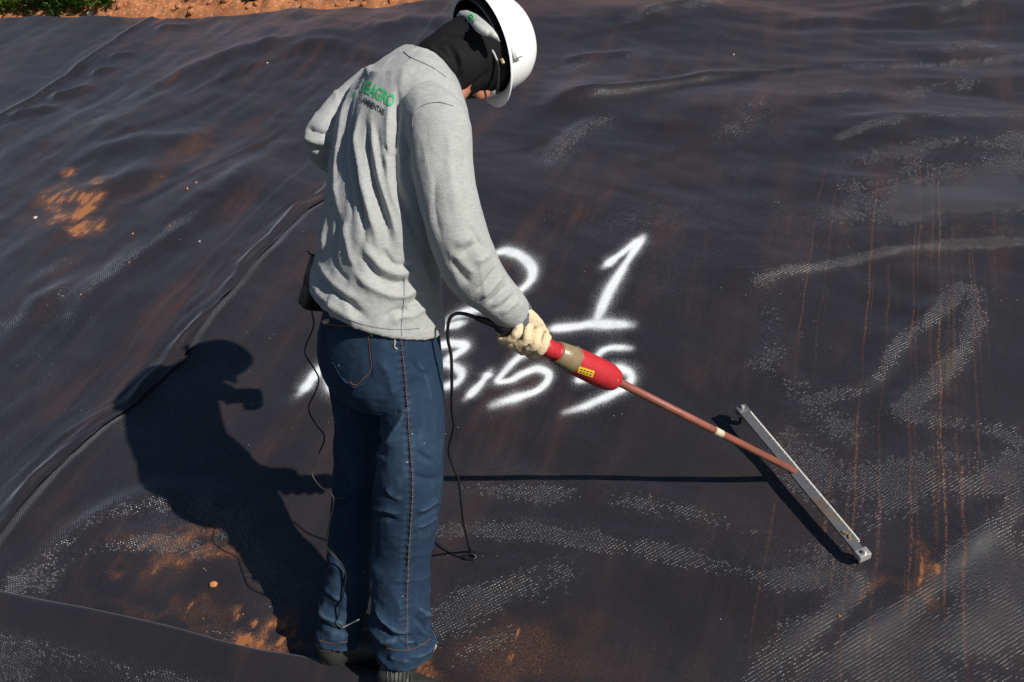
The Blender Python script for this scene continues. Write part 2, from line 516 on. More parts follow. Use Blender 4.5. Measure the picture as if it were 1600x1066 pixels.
M_FRAME = plain('dark glasses frame', (.02, .02, .022), .35)
M_BRASS = plain('brass coloured clip', (.45, .36, .20), .4, .6)
M_GLOVE = plain('cream leather', (.70, .56, .36), .75, 0, .14, 26, .4, 160, Specular_IOR_Level=.2)
t = NT('red moulded plastic'); p = t.pos()
c_ = t.mix(t.noise(p, 25, 4), (.40, .016, .022), (.58, .030, .038))
c_ = t.mix(t.math('MULTIPLY', t.smooth(t.noise(p, 60, 5, .7), .60, .75), .5), c_, (.22, .09, .06))
c_ = t.mix(t.math('MULTIPLY', t.smooth(t.noise(t.vmath('MULTIPLY', p, (6, 1, 1)), 45, 3), .68, .73), .5), c_, (.70, .30, .28))
t.set(Base_Color=c_, Roughness=t.math('MULTIPLY_ADD', t.noise(p, 80, 4), .35, .26)); t.bump(t.noise(p, 160, 3), .12, .002); M_RED = t.m
M_TAPE = plain('brown parcel tape', (.27, .20, .11), .28, 0, .25, 50, .25, 120)
M_YEL = plain('yellow label print', (.80, .52, .03), .5, 0, .06)
M_INK = plain('black ink', (.02, .02, .02), .6)
M_ROD = plain('red-brown insulated rod', (.27, .085, .055), .5, 0, .42, 28, .1, 200)
M_PALE = plain('pale paper label', (.62, .52, .38), .7)
def make_steel():
    t = NT('heat stained steel'); p = t.pos()
    c_ = t.mix(t.noise(p, 11, 3), (.20, .215, .25), (.40, .38, .36))
    c_ = t.mix(t.math('MULTIPLY', t.smooth(t.noise(p, 7, 2), .52, .68), .7), c_, (.36, .22, .11))
    t.set(Base_Color=c_, Metallic=.75, Roughness=t.math('MULTIPLY_ADD', t.noise(p, 60, 3), .3, .28))
    return t.m
M_STEEL = make_steel()
M_ZINC = plain('bright zinc plate', (.62, .60, .55), .35, .6, .1, 60)
M_SPRING = plain('bright spring wire', (.80, .78, .72), .35, .5, .05)
M_BLACK = plain('black rubber', (.010, .010, .011), .45, 0, .2)
M_CASE = plain('dark brown leatherette', (.020, .014, .011), .5, 0, .2, 30, .2, 300)
M_BOOT = plain('worn grey leather', (.034, .035, .032), .5, 0, .35, 26, .3, 140)
M_SOLE = plain('dark rubber sole', (.03, .03, .03), .8)
M_TAB = plain('tan boot pull tab', (.45, .35, .22), .8)
M_CLOD = plain('red soil clod', (.50, .20, .075), .95, 0, .3, 120, .6, 200)
M_STONE = plain('pale stone', (.55, .48, .42), .9, 0, .2, 80, .5, 150)
M_PGREEN = plain('green shirt print', (.05, .46, .17), .85, 0, .08)
M_PGREY = plain('slate shirt print', (.10, .125, .17), .85, 0, .1)
M_PBLACK = plain('black shirt print', (.03, .035, .045), .85, 0, .1)

# ------------------------------------------------------------------ the lined slope
SEAM = [(-1.4, -1.56), (.13, -1.55), (.34, -1.57), (.5, -1.56), (.64, -1.53), (.76, -1.47), (.99, -1.43), (1.27, -1.47), (1.41, -1.46), (1.62, -1.47), (1.75, -1.45), (2.06, -1.46), (2.17, -1.43), (2.5, -1.45), (5, -1.45)]
def seam_v(u): return np.interp(u, [a for a, _ in SEAM], [b for _, b in SEAM])
CREST = 4.40
def crest(v): return CREST + .10 * np.maximum(0, np.asarray(v, float) + 3.8)
def U_(line): return [uv(x, y) for x, y in line]
# creases: (photo polyline on the sheet, half width m, height m, shift of crest uphill in half widths)
CREASES = [
 ([(850, 169), (967, 150), (1084, 126), (1178, 113)], 0.051, 0.027, .6),
 ([(873, 98), (940, 88), (1005, 82)], 0.043, 0.022, .8),
 ([(990, 36), (1060, 20), (1120, 6)], 0.051, 0.024, .8),
 ([(1480, 24), (1545, 4)], 0.043, 0.024, .8),
 ([(1480, 78), (1540, 74)], 0.034, 0.022, .8),
 ([(850, 250), (900, 205), (945, 188)], .05, .014, .8),
 ([(32, 909), (106, 850), (175, 808), (255, 787), (345, 808), (400, 850)], .055, .020, .6),
 ([(90, 905), (133, 866), (239, 850), (330, 860)], .045, .012, .8),
 ([(698, 758), (812, 772), (932, 782), (1018, 793), (1120, 817), (1190, 850)], .050, .013, .8),
 ([(685, 830), (777, 827), (880, 844), (983, 861), (1069, 875), (1120, 892)], .040, .012, .8),
 ([(678, 985), (743, 935), (812, 905), (873, 895)], .055, .014, .6),
 ([(1100, 879), (1194, 910), (1275, 907), (1325, 922), (1287, 972), (1225, 1016), (1187, 1060)], .040, .013, .7),
 ([(1600, 779), (1531, 844), (1469, 907), (1406, 960), (1334, 1010), (1275, 1060)], .040, .014, .7),
 ([(1262, 622), (1316, 612), (1363, 589), (1387, 548), (1421, 514), (1471, 474), (1498, 447), (1532, 450)], .045, .014, .7),
 ([(1532, 470), (1512, 514), (1488, 555), (1438, 612), (1404, 649), (1471, 656), (1539, 666), (1600, 683)], .045, .013, .7),
 ([(1140, 560), (1200, 575), (1262, 622)], .04, .010, .7),
 ([(1300, 760), (1400, 745), (1500, 765), (1600, 735)], .06, .014, .8),
 ([(100, 262), (200, 236), (330, 215)], .09, .026, .3),
 ([(180, 175), (280, 120), (390, 85), (500, 70)], .08, .024, .3),
 ([(60, 330), (170, 300), (300, 262)], .10, .020, .3),
 ([(110, 490), (200, 425), (300, 360), (330, 330)], .07, .016, .7),
 ([(20, 500), (75, 480), (110, 470)], .06, .014, .8),
 ([(330, 330), (390, 262), (480, 210)], .08, .016, .5),
 ([(560, 60), (640, 42), (720, 40)], .09, .018, .4),
 ([(420, 95), (520, 80), (600, 100)], .07, .016, .5),
 ([(10, 192), (45, 180), (92, 170)], .05, .030, .2),
 ([(70, 152), (105, 148), (150, 133)], .05, .030, .2),
 ([(140, 120), (160, 112), (178, 110)], .04, .024, .2),
 ([(170, 92), (195, 86), (212, 82)], .04, .020, .2),
 ([(240, 48), (270, 42), (300, 38)], .05, .024, .2),
 ([(1440, 1060), (1500, 1000), (1570, 940)], .07, .012, .9),
 ([(430, 690), (470, 640), (520, 640)], .06, .008, .5),
]
CREASES = [(np.array(U_(catmull(l, 4))), w, a, s_) for l, w, a, s_ in CREASES]
# hollows: a lip line, a short steep drop below it and a long slow rise back (line, depth m, drop m, run-out m)
HOLLOWS = [
 ([(960, 150), (1000, 142), (1094, 124), (1195, 109), (1319, 101), (1450, 97), (1640, 84)], 0.0094, .034, 0.140),
 ([(930, 262), (1000, 248), (1094, 218), (1161, 191), (1263, 169), (1420, 158)], 0.0079, .034, 0.101),
 ([(1250, 232), (1278, 226), (1319, 218), (1375, 206), (1469, 199), (1640, 180)], 0.0115, .034, 0.112),
 ([(1130, 446), (1170, 438), (1225, 424), (1300, 409), (1375, 390), (1469, 379), (1640, 376)], 0.0167, .034, 0.153),
 ([(850, 172), (967, 150), (1084, 126), (1178, 113)], 0.0069, 0.032, 0.099),
 ([(1130, 330), (1250, 300), (1400, 285), (1620, 262)], 0.0095, 0.032, 0.099),
 ([(1180, 40), (1300, 30), (1420, 36), (1560, 24)], 0.0132, 0.032, 0.124),
 ([(880, 60), (1000, 40), (1110, 24)], 0.0095, 0.032, 0.112),
 ([(680, 240), (780, 232), (880, 205)], 0.0052, 0.032, 0.093),
 ([(150, 345), (260, 300), (380, 235), (480, 180)], 0.0073, 0.032, 0.099),
 ([(60, 300), (160, 230), (260, 190), (380, 130)], 0.0080, 0.032, 0.112),
 ([(250, 170), (340, 128), (450, 92), (560, 70)], 0.0088, 0.032, 0.124),
]
HOLLOWS = [(np.array(sorted(U_(catmull(l, 4)), key=lambda a: a[1])), a, b, c_) for l, a, b, c_ in HOLLOWS]
# broad swells under the sheet (photo point of the crown, half lengths along / across the slope, height)
SWELLS = [((1480, 215), .26, .55, .060), ((1300, 150), .16, .5, .025), ((905, 150), .20, .22, .045), ((1120, 175), .18, .30, .028), ((1180, 420), .20, .22, .022), ((1560, 330), .18, .4, .030), ((1010, 20), .25, .5, .05), ((1500, 10), .25, .5, .05),
          ((330, 300), .20, .22, .030), ((140, 465), .14, .22, .030), ((300, 330), .16, .18, .02), ((500, 60), .3, .5, .05), ((200, 190), .3, .3, .04)]
SWELLS = [(uv(*p), a, b, c_) for p, a, b, c_ in SWELLS]
def height(u, v):
    sh = u.shape
    uu, vv = u.ravel(), v.ravel()
    w = .022 * fbm(uu * 1.5 + vv * .5 + 3, vv * .75, 0, 1, 2)
    w += .0080 * fbm(uu * 5.2 + vv * 1.6, vv * 2.2 + 9, 0, 11, 3)
    # on the far left the sheet is drawn into long creases running up the slope
    left = np.clip((-vv - 1.3) / .8, 0, 1)
    w += left * .008 * fbm(uu * 1.6, vv * 5.0 - uu * .8, 0, 21, 3)
    right = np.clip((vv - .2) / 1.0, 0, 1) * np.clip((uu - 1.6) / .8, 0, 1)
    w += right * .012 * fbm(uu * 6.5 + .9 * noise(vv * 1.3, uu * .7, 0, 5), vv * 1.5, 0, 31, 2)
    q = np.stack([uu, vv], 1)
    for line, hw, amp, sft in CREASES:
        ln = line + np.array([hw * sft, 0])
        m = np.all((q > ln.min(0) - 3.2 * hw) & (q < ln.max(0) + 3.2 * hw), axis=1)
        if m.any():
            d, a = seg_dist(q[m], ln)
            w[m] += amp * np.exp(-(d / hw) ** 2) * np.clip(np.minimum(a, 1 - a) * 4, 0, 1)
    for (cu, cv), ru, rv, A in SWELLS:
        w += A * np.exp(-((uu - cu) / ru) ** 2 - ((vv - cv - .3 * (uu - cu)) / rv) ** 2)
    for line, A, b1, b2 in HOLLOWS:
        v0, v1 = line[0, 1], line[-1, 1]
        d = np.interp(vv, line[:, 1], line[:, 0]) - uu
        f = np.clip(np.minimum(vv - v0, v1 - vv) / (.22 * (v1 - v0)), 0, 1)
        f = f * f * (3 - 2 * f)
        dd = np.clip(d, 0, None)
        w -= A * f * (1 - np.exp(-(dd / b1) ** 1.5)) * np.exp(-dd / b2)
        w += A * .45 * f * np.exp(-(np.clip(-d, 0, None) / .10) ** 2) * (d < 0) + A * .45 * f * np.exp(-(dd / .05) ** 2) * (d >= 0)
    # flat where the worker stands, drawn down at the slope's toe
    foot = np.exp(-(((uu - .03) / .25) ** 2 + ((vv + .08) / .35) ** 2))
    w *= 1 - .85 * foot
    return w.reshape(sh)
# sun glint bands put into the sheet by hand: deeper, glossier dots along these lines (photo line, half width m, strength)
GLINTS = [
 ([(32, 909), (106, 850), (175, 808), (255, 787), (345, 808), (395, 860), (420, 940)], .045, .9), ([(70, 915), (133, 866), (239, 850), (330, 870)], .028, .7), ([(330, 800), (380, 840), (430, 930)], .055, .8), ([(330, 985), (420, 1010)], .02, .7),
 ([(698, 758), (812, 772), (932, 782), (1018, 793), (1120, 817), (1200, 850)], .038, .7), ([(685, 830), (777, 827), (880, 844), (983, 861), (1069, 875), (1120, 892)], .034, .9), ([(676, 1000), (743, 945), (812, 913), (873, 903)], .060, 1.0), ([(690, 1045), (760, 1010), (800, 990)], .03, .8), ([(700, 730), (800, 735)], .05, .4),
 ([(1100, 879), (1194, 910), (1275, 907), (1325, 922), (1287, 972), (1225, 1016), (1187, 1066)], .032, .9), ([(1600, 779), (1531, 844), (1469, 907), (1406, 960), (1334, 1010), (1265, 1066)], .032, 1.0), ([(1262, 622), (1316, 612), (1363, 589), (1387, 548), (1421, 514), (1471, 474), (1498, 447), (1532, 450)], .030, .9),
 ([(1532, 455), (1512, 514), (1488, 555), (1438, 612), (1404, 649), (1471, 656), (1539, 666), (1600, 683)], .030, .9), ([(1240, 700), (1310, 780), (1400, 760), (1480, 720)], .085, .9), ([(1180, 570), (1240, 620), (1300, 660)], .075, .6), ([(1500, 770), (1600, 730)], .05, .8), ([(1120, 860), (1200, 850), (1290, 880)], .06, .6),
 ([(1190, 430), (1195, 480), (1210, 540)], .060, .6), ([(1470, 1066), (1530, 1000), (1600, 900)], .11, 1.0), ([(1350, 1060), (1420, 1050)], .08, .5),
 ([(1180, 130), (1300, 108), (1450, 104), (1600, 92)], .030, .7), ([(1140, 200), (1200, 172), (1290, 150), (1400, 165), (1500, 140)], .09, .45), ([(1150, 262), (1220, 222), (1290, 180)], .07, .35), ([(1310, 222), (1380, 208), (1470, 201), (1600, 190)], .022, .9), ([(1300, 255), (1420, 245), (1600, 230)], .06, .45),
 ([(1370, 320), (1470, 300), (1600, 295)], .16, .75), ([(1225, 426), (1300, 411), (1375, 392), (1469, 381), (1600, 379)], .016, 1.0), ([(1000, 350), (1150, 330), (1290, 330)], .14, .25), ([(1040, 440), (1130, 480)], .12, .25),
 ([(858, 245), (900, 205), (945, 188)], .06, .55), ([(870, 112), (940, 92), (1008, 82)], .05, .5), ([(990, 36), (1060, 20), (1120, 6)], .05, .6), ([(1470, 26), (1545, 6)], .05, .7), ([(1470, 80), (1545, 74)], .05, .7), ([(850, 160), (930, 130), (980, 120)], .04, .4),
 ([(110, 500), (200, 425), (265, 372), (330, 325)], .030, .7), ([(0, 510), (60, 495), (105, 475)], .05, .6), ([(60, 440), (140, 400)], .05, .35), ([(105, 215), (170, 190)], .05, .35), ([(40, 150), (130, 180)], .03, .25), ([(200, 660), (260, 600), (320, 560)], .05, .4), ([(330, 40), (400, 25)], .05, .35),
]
GLINTS = [(np.array(U_(catmull(l, 3))), w * 1.3, k * (1.8 if max(q[1] for q in l) < 395 else 1.0)) for l, w, k in GLINTS]
def glint_field(u, v):
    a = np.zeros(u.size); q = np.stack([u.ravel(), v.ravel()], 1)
    for line, w, k in GLINTS:
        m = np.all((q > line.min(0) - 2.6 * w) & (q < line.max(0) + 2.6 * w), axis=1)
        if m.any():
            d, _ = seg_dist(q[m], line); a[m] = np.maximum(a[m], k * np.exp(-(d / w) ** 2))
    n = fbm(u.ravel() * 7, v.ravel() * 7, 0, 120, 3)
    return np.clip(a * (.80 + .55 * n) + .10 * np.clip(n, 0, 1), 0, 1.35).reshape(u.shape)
def dirt_field(u, v):
    a = np.zeros_like(u); u0, v0 = u, v
    u = u0 + .075 * fbm(u0 * 9, v0 * 9, 0, 140, 3); v = v0 + .085 * fbm(u0 * 9, v0 * 9, 0, 150, 3)
    for x, y, ru, rv, k in [(92, 318, .10, .10, .85), (122, 335, .085, .10, 1.1), (140, 330, .06, .08, 1.1), (122, 368, .05, .11, 1.1), (140, 362, .05, .06, .9), (126, 270, .08, .06, .72), (150, 296, .05, .07, .85), (165, 350, .07, .07, .6), (80, 312, .10, .14, .55), (100, 330, .3, .3, .30),
                            (300, 868, .04, .16, .58), (340, 882, .06, .06, .58), (225, 866, .03, .10, .50), (408, 990, .022, .05, 1.3), (436, 1001, .02, .05, 1.3), (6, 919, .03, .05, 1.2), (380, 917, .02, .02, .7), (300, 880, .10, .28, .22),
                            (1445, 885, .05, .03, .72), (1425, 905, .05, .045, .6), (1390, 935, .03, .05, .4), (480, 1000, .03, .09, .6), (300, 975, .04, .5, .28), (690, 1062, .04, .06, .7), (240, 290, .3, .10, .30), (300, 230, .35, .10, .30), (400, 190, .3, .12, .25),
                            (1065, 250, .30, .25, .16), (1250, 800, .3, .3, .12), (830, 1030, .1, .25, .3), (560, 350, .3, .2, .2)]:
        cu, cv = uv(x, y)
        a = np.maximum(a, k * np.exp(-(((u - cu) / ru) ** 2 + ((v - cv) / rv) ** 2)))
    return a
def sheet(name, us, vs, wfun, vmap=None, plain=None):
    uu, vv = np.meshgrid(us, vs, indexing='ij')
    if vmap is not None: vv = vmap(uu, vv)
    w = wfun(uu, vv)
    pts = O + uu[..., None] * U + vv[..., None] * V + w[..., None] * N
    a, b = uu.shape
    idx = np.arange(a * b).reshape(a, b)
    faces = np.stack([idx[:-1, :-1], idx[:-1, 1:], idx[1:, 1:], idx[1:, :-1]], -1).reshape(-1, 4)
    me = bpy.data.meshes.new(name)
    me.vertices.add(a * b); me.vertices.foreach_set('co', pts.ravel())
    me.loops.add(len(faces) * 4); me.loops.foreach_set('vertex_index', faces.ravel().astype(np.int32))
    me.polygons.add(len(faces)); me.polygons.foreach_set('loop_start', np.arange(0, len(faces) * 4, 4, dtype=np.int32))
    me.update(calc_edges=True)
    me.polygons.foreach_set('use_smooth', np.ones(len(faces), bool))
    at = me.attributes.new('dirt', 'FLOAT', 'POINT'); at.data.foreach_set('value', dirt_field(uu, vv).ravel().astype(np.float32))
    cl_ = me.attributes.new('glint', 'FLOAT', 'POINT'); cl_.data.foreach_set('value', glint_field(uu, vv).ravel().astype(np.float32))
    pl_ = me.attributes.new('plain', 'FLOAT', 'POINT')
    if plain is not None: pl_.data.foreach_set('value', plain(uu, vv).ravel().astype(np.float32))
    me.materials.append(M_SHEET)
    return me
def steps(*seg):
    out = []
    for a, b, d in seg: out.append(np.arange(a, b, d))
    return np.r_[np.concatenate(out), seg[-1][1]]
def w_main(u, v):
    under = np.clip((seam_v(u) - v + .02) / .06, 0, 1)
    toe = np.minimum(np.clip(-.11 - u, 0, 99) * 1.05, .95) * np.clip((.62 - v) / .3, 0, 1)
    return height(u, v) - .022 * under - toe
def crest_drop(u, v):
    d = u - crest(v) + .06
    return np.where(d > 0, -1.6 * d ** 2 / .06, 0)
us = steps((-14, -1.3, .4), (-1.3, 3.6, .012), (3.6, 5.5, .018))
vs = steps((-1.75, 1.9, .012), (1.9, 5.2, .035), (5.2, 30, .5))
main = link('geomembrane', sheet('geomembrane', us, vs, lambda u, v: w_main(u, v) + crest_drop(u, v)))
tag(main, 'embossed black liner sheet with sprayed white numbers covering the slope', kind='structure')
# the next sheet overlaps it along a welded seam with a lifted, rippled lip
def w_left(u, v):
    d = seam_v(u) - v
    lip = .010 * np.exp(-((d - .045 - .015 * noise(u * 4, 1, 0, 2)) / .022) ** 2) * (1 + 1.1 * noise(u * 6, 0, 0, 3)) + .006 * np.exp(-((d - .12 - .03 * noise(u * 3, 5, 0, 2)) / .03) ** 2) * np.clip(.2 + 1.4 * noise(u * 4, 3, 0, 8), 0, 2)
    edge = .006 + .010 * np.clip(noise(u * 6, 7, 0, 4) + .3, 0, 1)
    rip = .005 * noise(u * 9 + d * 22, d * 30, 0, 6) * np.exp(-(d / .16) ** 2)
    w = height(u, v) + lip + edge * np.exp(-(d / .10) ** 2) + rip + .002
    d2 = v + 4.12
    return w + .014 * np.exp(-(d2 / .05) ** 2) + .012 * (d2 < -.012) + crest_drop(u, v)
vs = np.r_[steps((-40, -8.5, .5), (-8.5, -4.3, .05), (-4.3, -3.95, .012), (-3.95, -2.2, .03), (-2.2, -1.75, .015)), np.linspace(-1.735, -1.5, 24)]
def vmap(u, v):
    t = np.clip((v + 2.2) / .7, 0, 1)
    return v + t * (seam_v(u) + 1.5)
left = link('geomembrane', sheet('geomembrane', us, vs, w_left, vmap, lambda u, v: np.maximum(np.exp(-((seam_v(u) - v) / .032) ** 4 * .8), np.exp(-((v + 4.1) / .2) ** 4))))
tag(left, 'neighbouring black liner sheet lapped over the numbered one along a rippled seam', kind='structure')

# raised fold of liner along the toe of the slope, in front of the worker's boots
def build_fold():
    vs_ = np.arange(-3.2, .62, .012)
    prof = [(-1.15, -.86), (-.9, -.62), (-.6, -.36), (-.42, -.215), (-.30, -.122), (-.22, -.062), (-.16, -.012), (-.115, .013), (-.085, .030), (-.062, .041), (-.046, .0435), (-.034, .042), (-.026, .036), (-.024, .028), (-.028, .020), (-.034, .012), (-.04, -.01)]
    pr = catmull(np.array(prof), 4)
    pts, dirt = [], []
    for v in vs_:
        k = float(np.clip((.36 - v) / .28, 0, 1)); k = k * k * (3 - 2 * k)
        h = -.09 + k * .0975
        du = float(np.interp(v, [-3.2, -1.334, -1.09, -.754, -.439, -.246, .005, .3], [-.12, -.054, -.044, -.025, -.016, -.004, .018, .045])) + .046 + .004 * float(noise(v * 4, 5.0, 0, 12))
        row = []
        for a, b in pr:
            row.append(S(a + du, v, b + h + .006 * float(noise(a * 5, v * 3, 0, 15))))
        pts.append(row)
    a, b = len(vs_), len(pr)
    v_ = [p for r in pts for p in r]
    f_ = [(i * b + j, (i + 1) * b + j, (i + 1) * b + j + 1, i * b + j + 1) for i in range(a - 1) for j in range(b - 1)]
    me = new_mesh('liner_fold', v_, f_, M_SHEET)
    pl_ = me.attributes.new('plain', 'FLOAT', 'POINT')
    pl_.data.foreach_set('value', np.tile(np.clip((pr[:, 0] + .14) / .05, 0, 1), a).astype(np.float32))
    cl_ = me.attributes.new('glint', 'FLOAT', 'POINT')  # glint strength set by hand on the fold's lower face
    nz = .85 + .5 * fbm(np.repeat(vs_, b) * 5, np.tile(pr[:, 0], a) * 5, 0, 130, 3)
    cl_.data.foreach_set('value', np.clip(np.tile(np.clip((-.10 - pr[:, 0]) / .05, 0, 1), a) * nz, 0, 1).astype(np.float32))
    o = link('liner_fold', me)
    tag(o, 'smooth raised fold of black liner running along the slope toe before the boots', 'liner fold')
build_fold()
# bare ground under and around the sheets
us2, vs2 = steps((-15, 4.4, .4), (4.4, 4.8, .1)), steps((-42, 32, .5), )
def w_gnd(u, v): return np.where(u < 4.0, -1.6, -.30) + 0 * v
g = link('ground', sheet('ground', us2, vs2, w_gnd)); g.data.materials.clear(); g.data.materials.append(M_SOIL)
tag(g, 'bare red soil beneath the liner', kind='structure')
# red soil bank behind the crest
def w_bank(u, v):
    d = u - crest(v) + .03
    r = .05 * fbm(u * 3, v * 1.7, 0, 40, 4) + .025 * fbm(u * 11, v * 11, 0, 44, 3)
    rise = -.05 + .22 * np.clip(d / .55, 0, 1) ** .8 - .18 * np.clip(d - .7, 0, 99) ** 1.0
    return rise + r * np.clip(d / .12, 0, 1) - .8 * np.clip(-d, 0, 1)
us3, vs3 = steps((CREST - .06, 6.0, .02), (6.0, 7, .1), (7, 30, 1.0)), steps((-40, -9, .5), (-9, -.5, .022), (-.5, 6, .08), (6, 30, .5))
b_ = link('soil_bank', sheet('soil_bank', us3, vs3, w_bank)); b_.data.materials.clear(); b_.data.materials.append(M_SOIL)
tag(b_, 'crumbly red soil bank along the top of the lined slope', kind='structure')

# surface lookup for things lying on the sheet
def surf(u, v, w=0.0):
    a, b = np.array([[u]], float), np.array([[v]], float)
    base = float(w_left(a, b)[0, 0]) if v < float(seam_v(u)) else float(w_main(a, b)[0, 0])
    return S(u, v, base + w)
def on(x, y, w=0.0):
    u, v = uv(x, y)
    for _ in range(3):
        h = float(np.dot(surf(u, v) - O, N)); u, v = uv(x, y, h)
    return surf(u, v, w)

# ------------------------------------------------------------------ sprayed figures
DIGITS = [
 ('white sprayed figure 2 half hidden behind the forearm', [[(768, 397), (792, 393), (816, 403), (832, 421), (829, 440), (810, 458), (772, 476), (722, 488), (694, 500)], [(650, 510), (690, 508), (724, 503)]]),
 ('white sprayed figure 1 with a long flag', [[(946, 420), (974, 398), (1002, 373)], [(1004, 370), (985, 405), (950, 462), (930, 502)]]),
 ('white sprayed underline below the upper 1', [[(857, 513), (900, 508), (930, 504), (988, 508)]]),
 ('white sprayed figure 1 beside the left trouser leg', [[(516, 566), (495, 588), (472, 617)]]),
 ('white sprayed figure hidden behind the hips', [[(530, 560), (519, 584), (523, 612), (560, 614), (585, 590), (560, 560), (590, 540)]]),
 ('white sprayed figure 3 behind the hanging lead', [[(680, 537), (708, 533), (726, 537), (712, 550), (690, 563)], [(690, 563), (712, 571), (721, 584), (713, 598), (688, 605)]]),
 ('white sprayed comma stroke', [[(764, 579), (752, 600), (729, 624)]]),
 ('white sprayed figure 5 below the glove', [[(836, 546), (812, 556), (790, 576), (778, 594), (795, 593), (818, 581), (840, 574), (857, 582), (851, 599), (828, 613), (795, 626), (770, 634)]]),
 ('white sprayed figure 5 behind the red handle', [[(986, 544), (956, 543), (936, 553), (918, 577), (904, 592), (925, 588), (955, 576), (976, 577), (986, 587), (978, 602), (945, 619), (909, 635), (882, 644)]]),
]
WIDE = {1: 1.05, 7: .95, 8: .97, 6: .95, 3: 1.05}
for k_, (lab, strokes) in enumerate(DIGITS):
    lines = [np.array(U_(catmull(s_, 5))) for s_ in strokes]
    allp = np.vstack(lines); R_ = .085; core = .0145
    st = .0055
    gu, gv = np.arange(allp[:, 0].min() - R_, allp[:, 0].max() + R_, st), np.arange(allp[:, 1].min() - R_, allp[:, 1].max() + R_, st)
    uu, vv = np.meshgrid(gu, gv, indexing='ij')
    q = np.stack([uu.ravel(), vv.ravel()], 1)
    d = np.full(len(q), 1e9); val = np.zeros(len(q)); wide = WIDE.get(k_, 1.0)
    for n_, ln in enumerate(lines):
        # a spray can held at an angle: the stroke is a little wider across the slope, swells and thins, and fades at its ends
        dd, arc = seg_dist(q * [.85, 1.15], ln * [.85, 1.15]); d = np.minimum(d, dd)
        wv = wide * (1 + .30 * noise(arc * 3.1, k_ * 1.7 + n_, 0, 90) + .10 * noise(uu.ravel() * 30, vv.ravel() * 30, 0, 91))
        den = np.clip(.45 + np.minimum(arc * 9, (1 - arc) * 4.5), 0, 1) * (.92 + .16 * noise(arc * 6, k_ + n_ * 3.0, 0, 92))
        val = np.maximum(val, den * (.78 * np.exp(-(dd / (.0178 * wv)) ** 2) + .22 * np.exp(-(dd / (.052 * wv)) ** 2)))
    keep = (d < R_).reshape(uu.shape)
    w = w_main(uu, vv) + .0022
    idx = -np.ones(uu.shape, int); idx[keep] = np.arange(keep.sum())
    pts = (O + uu[..., None] * U + vv[..., None] * V + w[..., None] * N)[keep]
    fs = [(idx[i, j], idx[i, j + 1], idx[i + 1, j + 1], idx[i + 1, j]) for i in range(len(gu) - 1) for j in range(len(gv) - 1) if keep[i, j] and keep[i + 1, j] and keep[i, j + 1] and keep[i + 1, j + 1]]
    me = new_mesh('painted_figure', pts, fs, M_PAINT)
    at = me.attributes.new('spray', 'FLOAT', 'POINT'); at.data.foreach_set('value', val.reshape(uu.shape)[keep].astype(np.float32))
    o = link('painted_figure', me, main); o['label'] = lab

# ------------------------------------------------------------------ the worker
worker = thing('person', 'worker in grey long-sleeved shirt, jeans and white hard hat holding a red wand', 'person', (-.36, 1.86, 0))
FA = math.radians(30)
Fv, Lv, Zv = np.array([math.cos(FA), math.sin(FA), 0]), np.array([-math.sin(FA), math.cos(FA), 0]), np.array([0, 0, 1.0])
def ring(x, y, d, hd, hw, lean=0.0, n=28, grow=1.0, sq=2.3):
    c_ = P(x, y, d); ax = unit(Fv * math.cos(lean) - Zv * math.sin(lean))
    out = []; tilt = max(0.0, -lean); ax = ax if lean > 0 else Fv
    for a in np.linspace(0, 2 * math.pi, n, endpoint=False):
        ca, sa = math.cos(a), math.sin(a)
        k = (abs(ca) ** sq + abs(sa) ** sq) ** (-1 / sq)
        out.append(c_ + grow * k * (ax * hd * ca + Lv * hw * sa) + Zv * tilt * k * (-.75 * hd * ca + .66 * hw * sa))
    return np.array(out)
def smooth_rings(spec, k=3, grow=1.0):
    return [ring(*a, grow=grow) for a in catmull(np.array(spec, float), k)]
TORSO = [(590, 480, 1.88, .138, .168, -.30), (589, 466, 1.88, .139, .170, -.28), (590, 415, 1.885, .130, .164, -.08), (600, 350, 1.90, .129, .170, .08), (615, 270, 1.925, .130, .182, .2), (630, 205, 1.95, .126, .192, .35), (645, 155, 1.97, .110, .182, .5), (660, 118, 1.98, .082, .130, .6), (673, 95, 1.99, .058, .070, .7)]
ARM_R = [(655, 160, 1.83, 42, .9), (684, 195, 1.785, 50, .95), (691, 260, 1.75, 47, .95), (703, 320, 1.727, 46, .95), (717, 372, 1.72, 46, .95), (734, 415, 1.735, 45, .95), (758, 446, 1.76, 41, .95), (783, 471, 1.77, 35, .95), (803, 490, 1.80, 29, .95)]
ARM_L = [(590, 145, 2.08, 44, .9), (556, 164, 2.06, 36, .95), (523, 194, 2.01, 32, .95), (502, 219, 1.985, 27, 1), (512, 238, 2.02, 27, 1), (548, 262, 2.10, 27, 1), (615, 300, 2.17, 25, 1), (650, 325, 2.16, 21, 1)]
LEG_R = [(610, 520, 1.86, 78, .9), (630, 585, 1.84, 64, 1.0), (644, 640, 1.815, 51, 1.15), (643, 700, 1.80, 51, 1.1), (637, 765, 1.80, 54, 1), (634, 810, 1.805, 51, 1), (628, 860, 1.815, 47, 1), (624, 910, 1.815, 46, 1), (624, 955, 1.81, 47, 1.0), (628, 990, 1.81, 49, 1.0), (631, 1016, 1.81, 48, 1.05)]
LEG_L = [(560, 520, 2.02, 62, .95), (568, 600, 2.0, 54, 1), (572, 660, 1.985, 50, 1), (566, 720, 1.97, 44, 1), (558, 780, 1.955, 40, 1), (551, 840, 1.94, 37, 1), (544, 900, 1.92, 35, 1), (536, 950, 1.905, 36, 1), (532, 980, 1.895, 36, 1.05), (528, 1000, 1.89, 36, 1.08)]
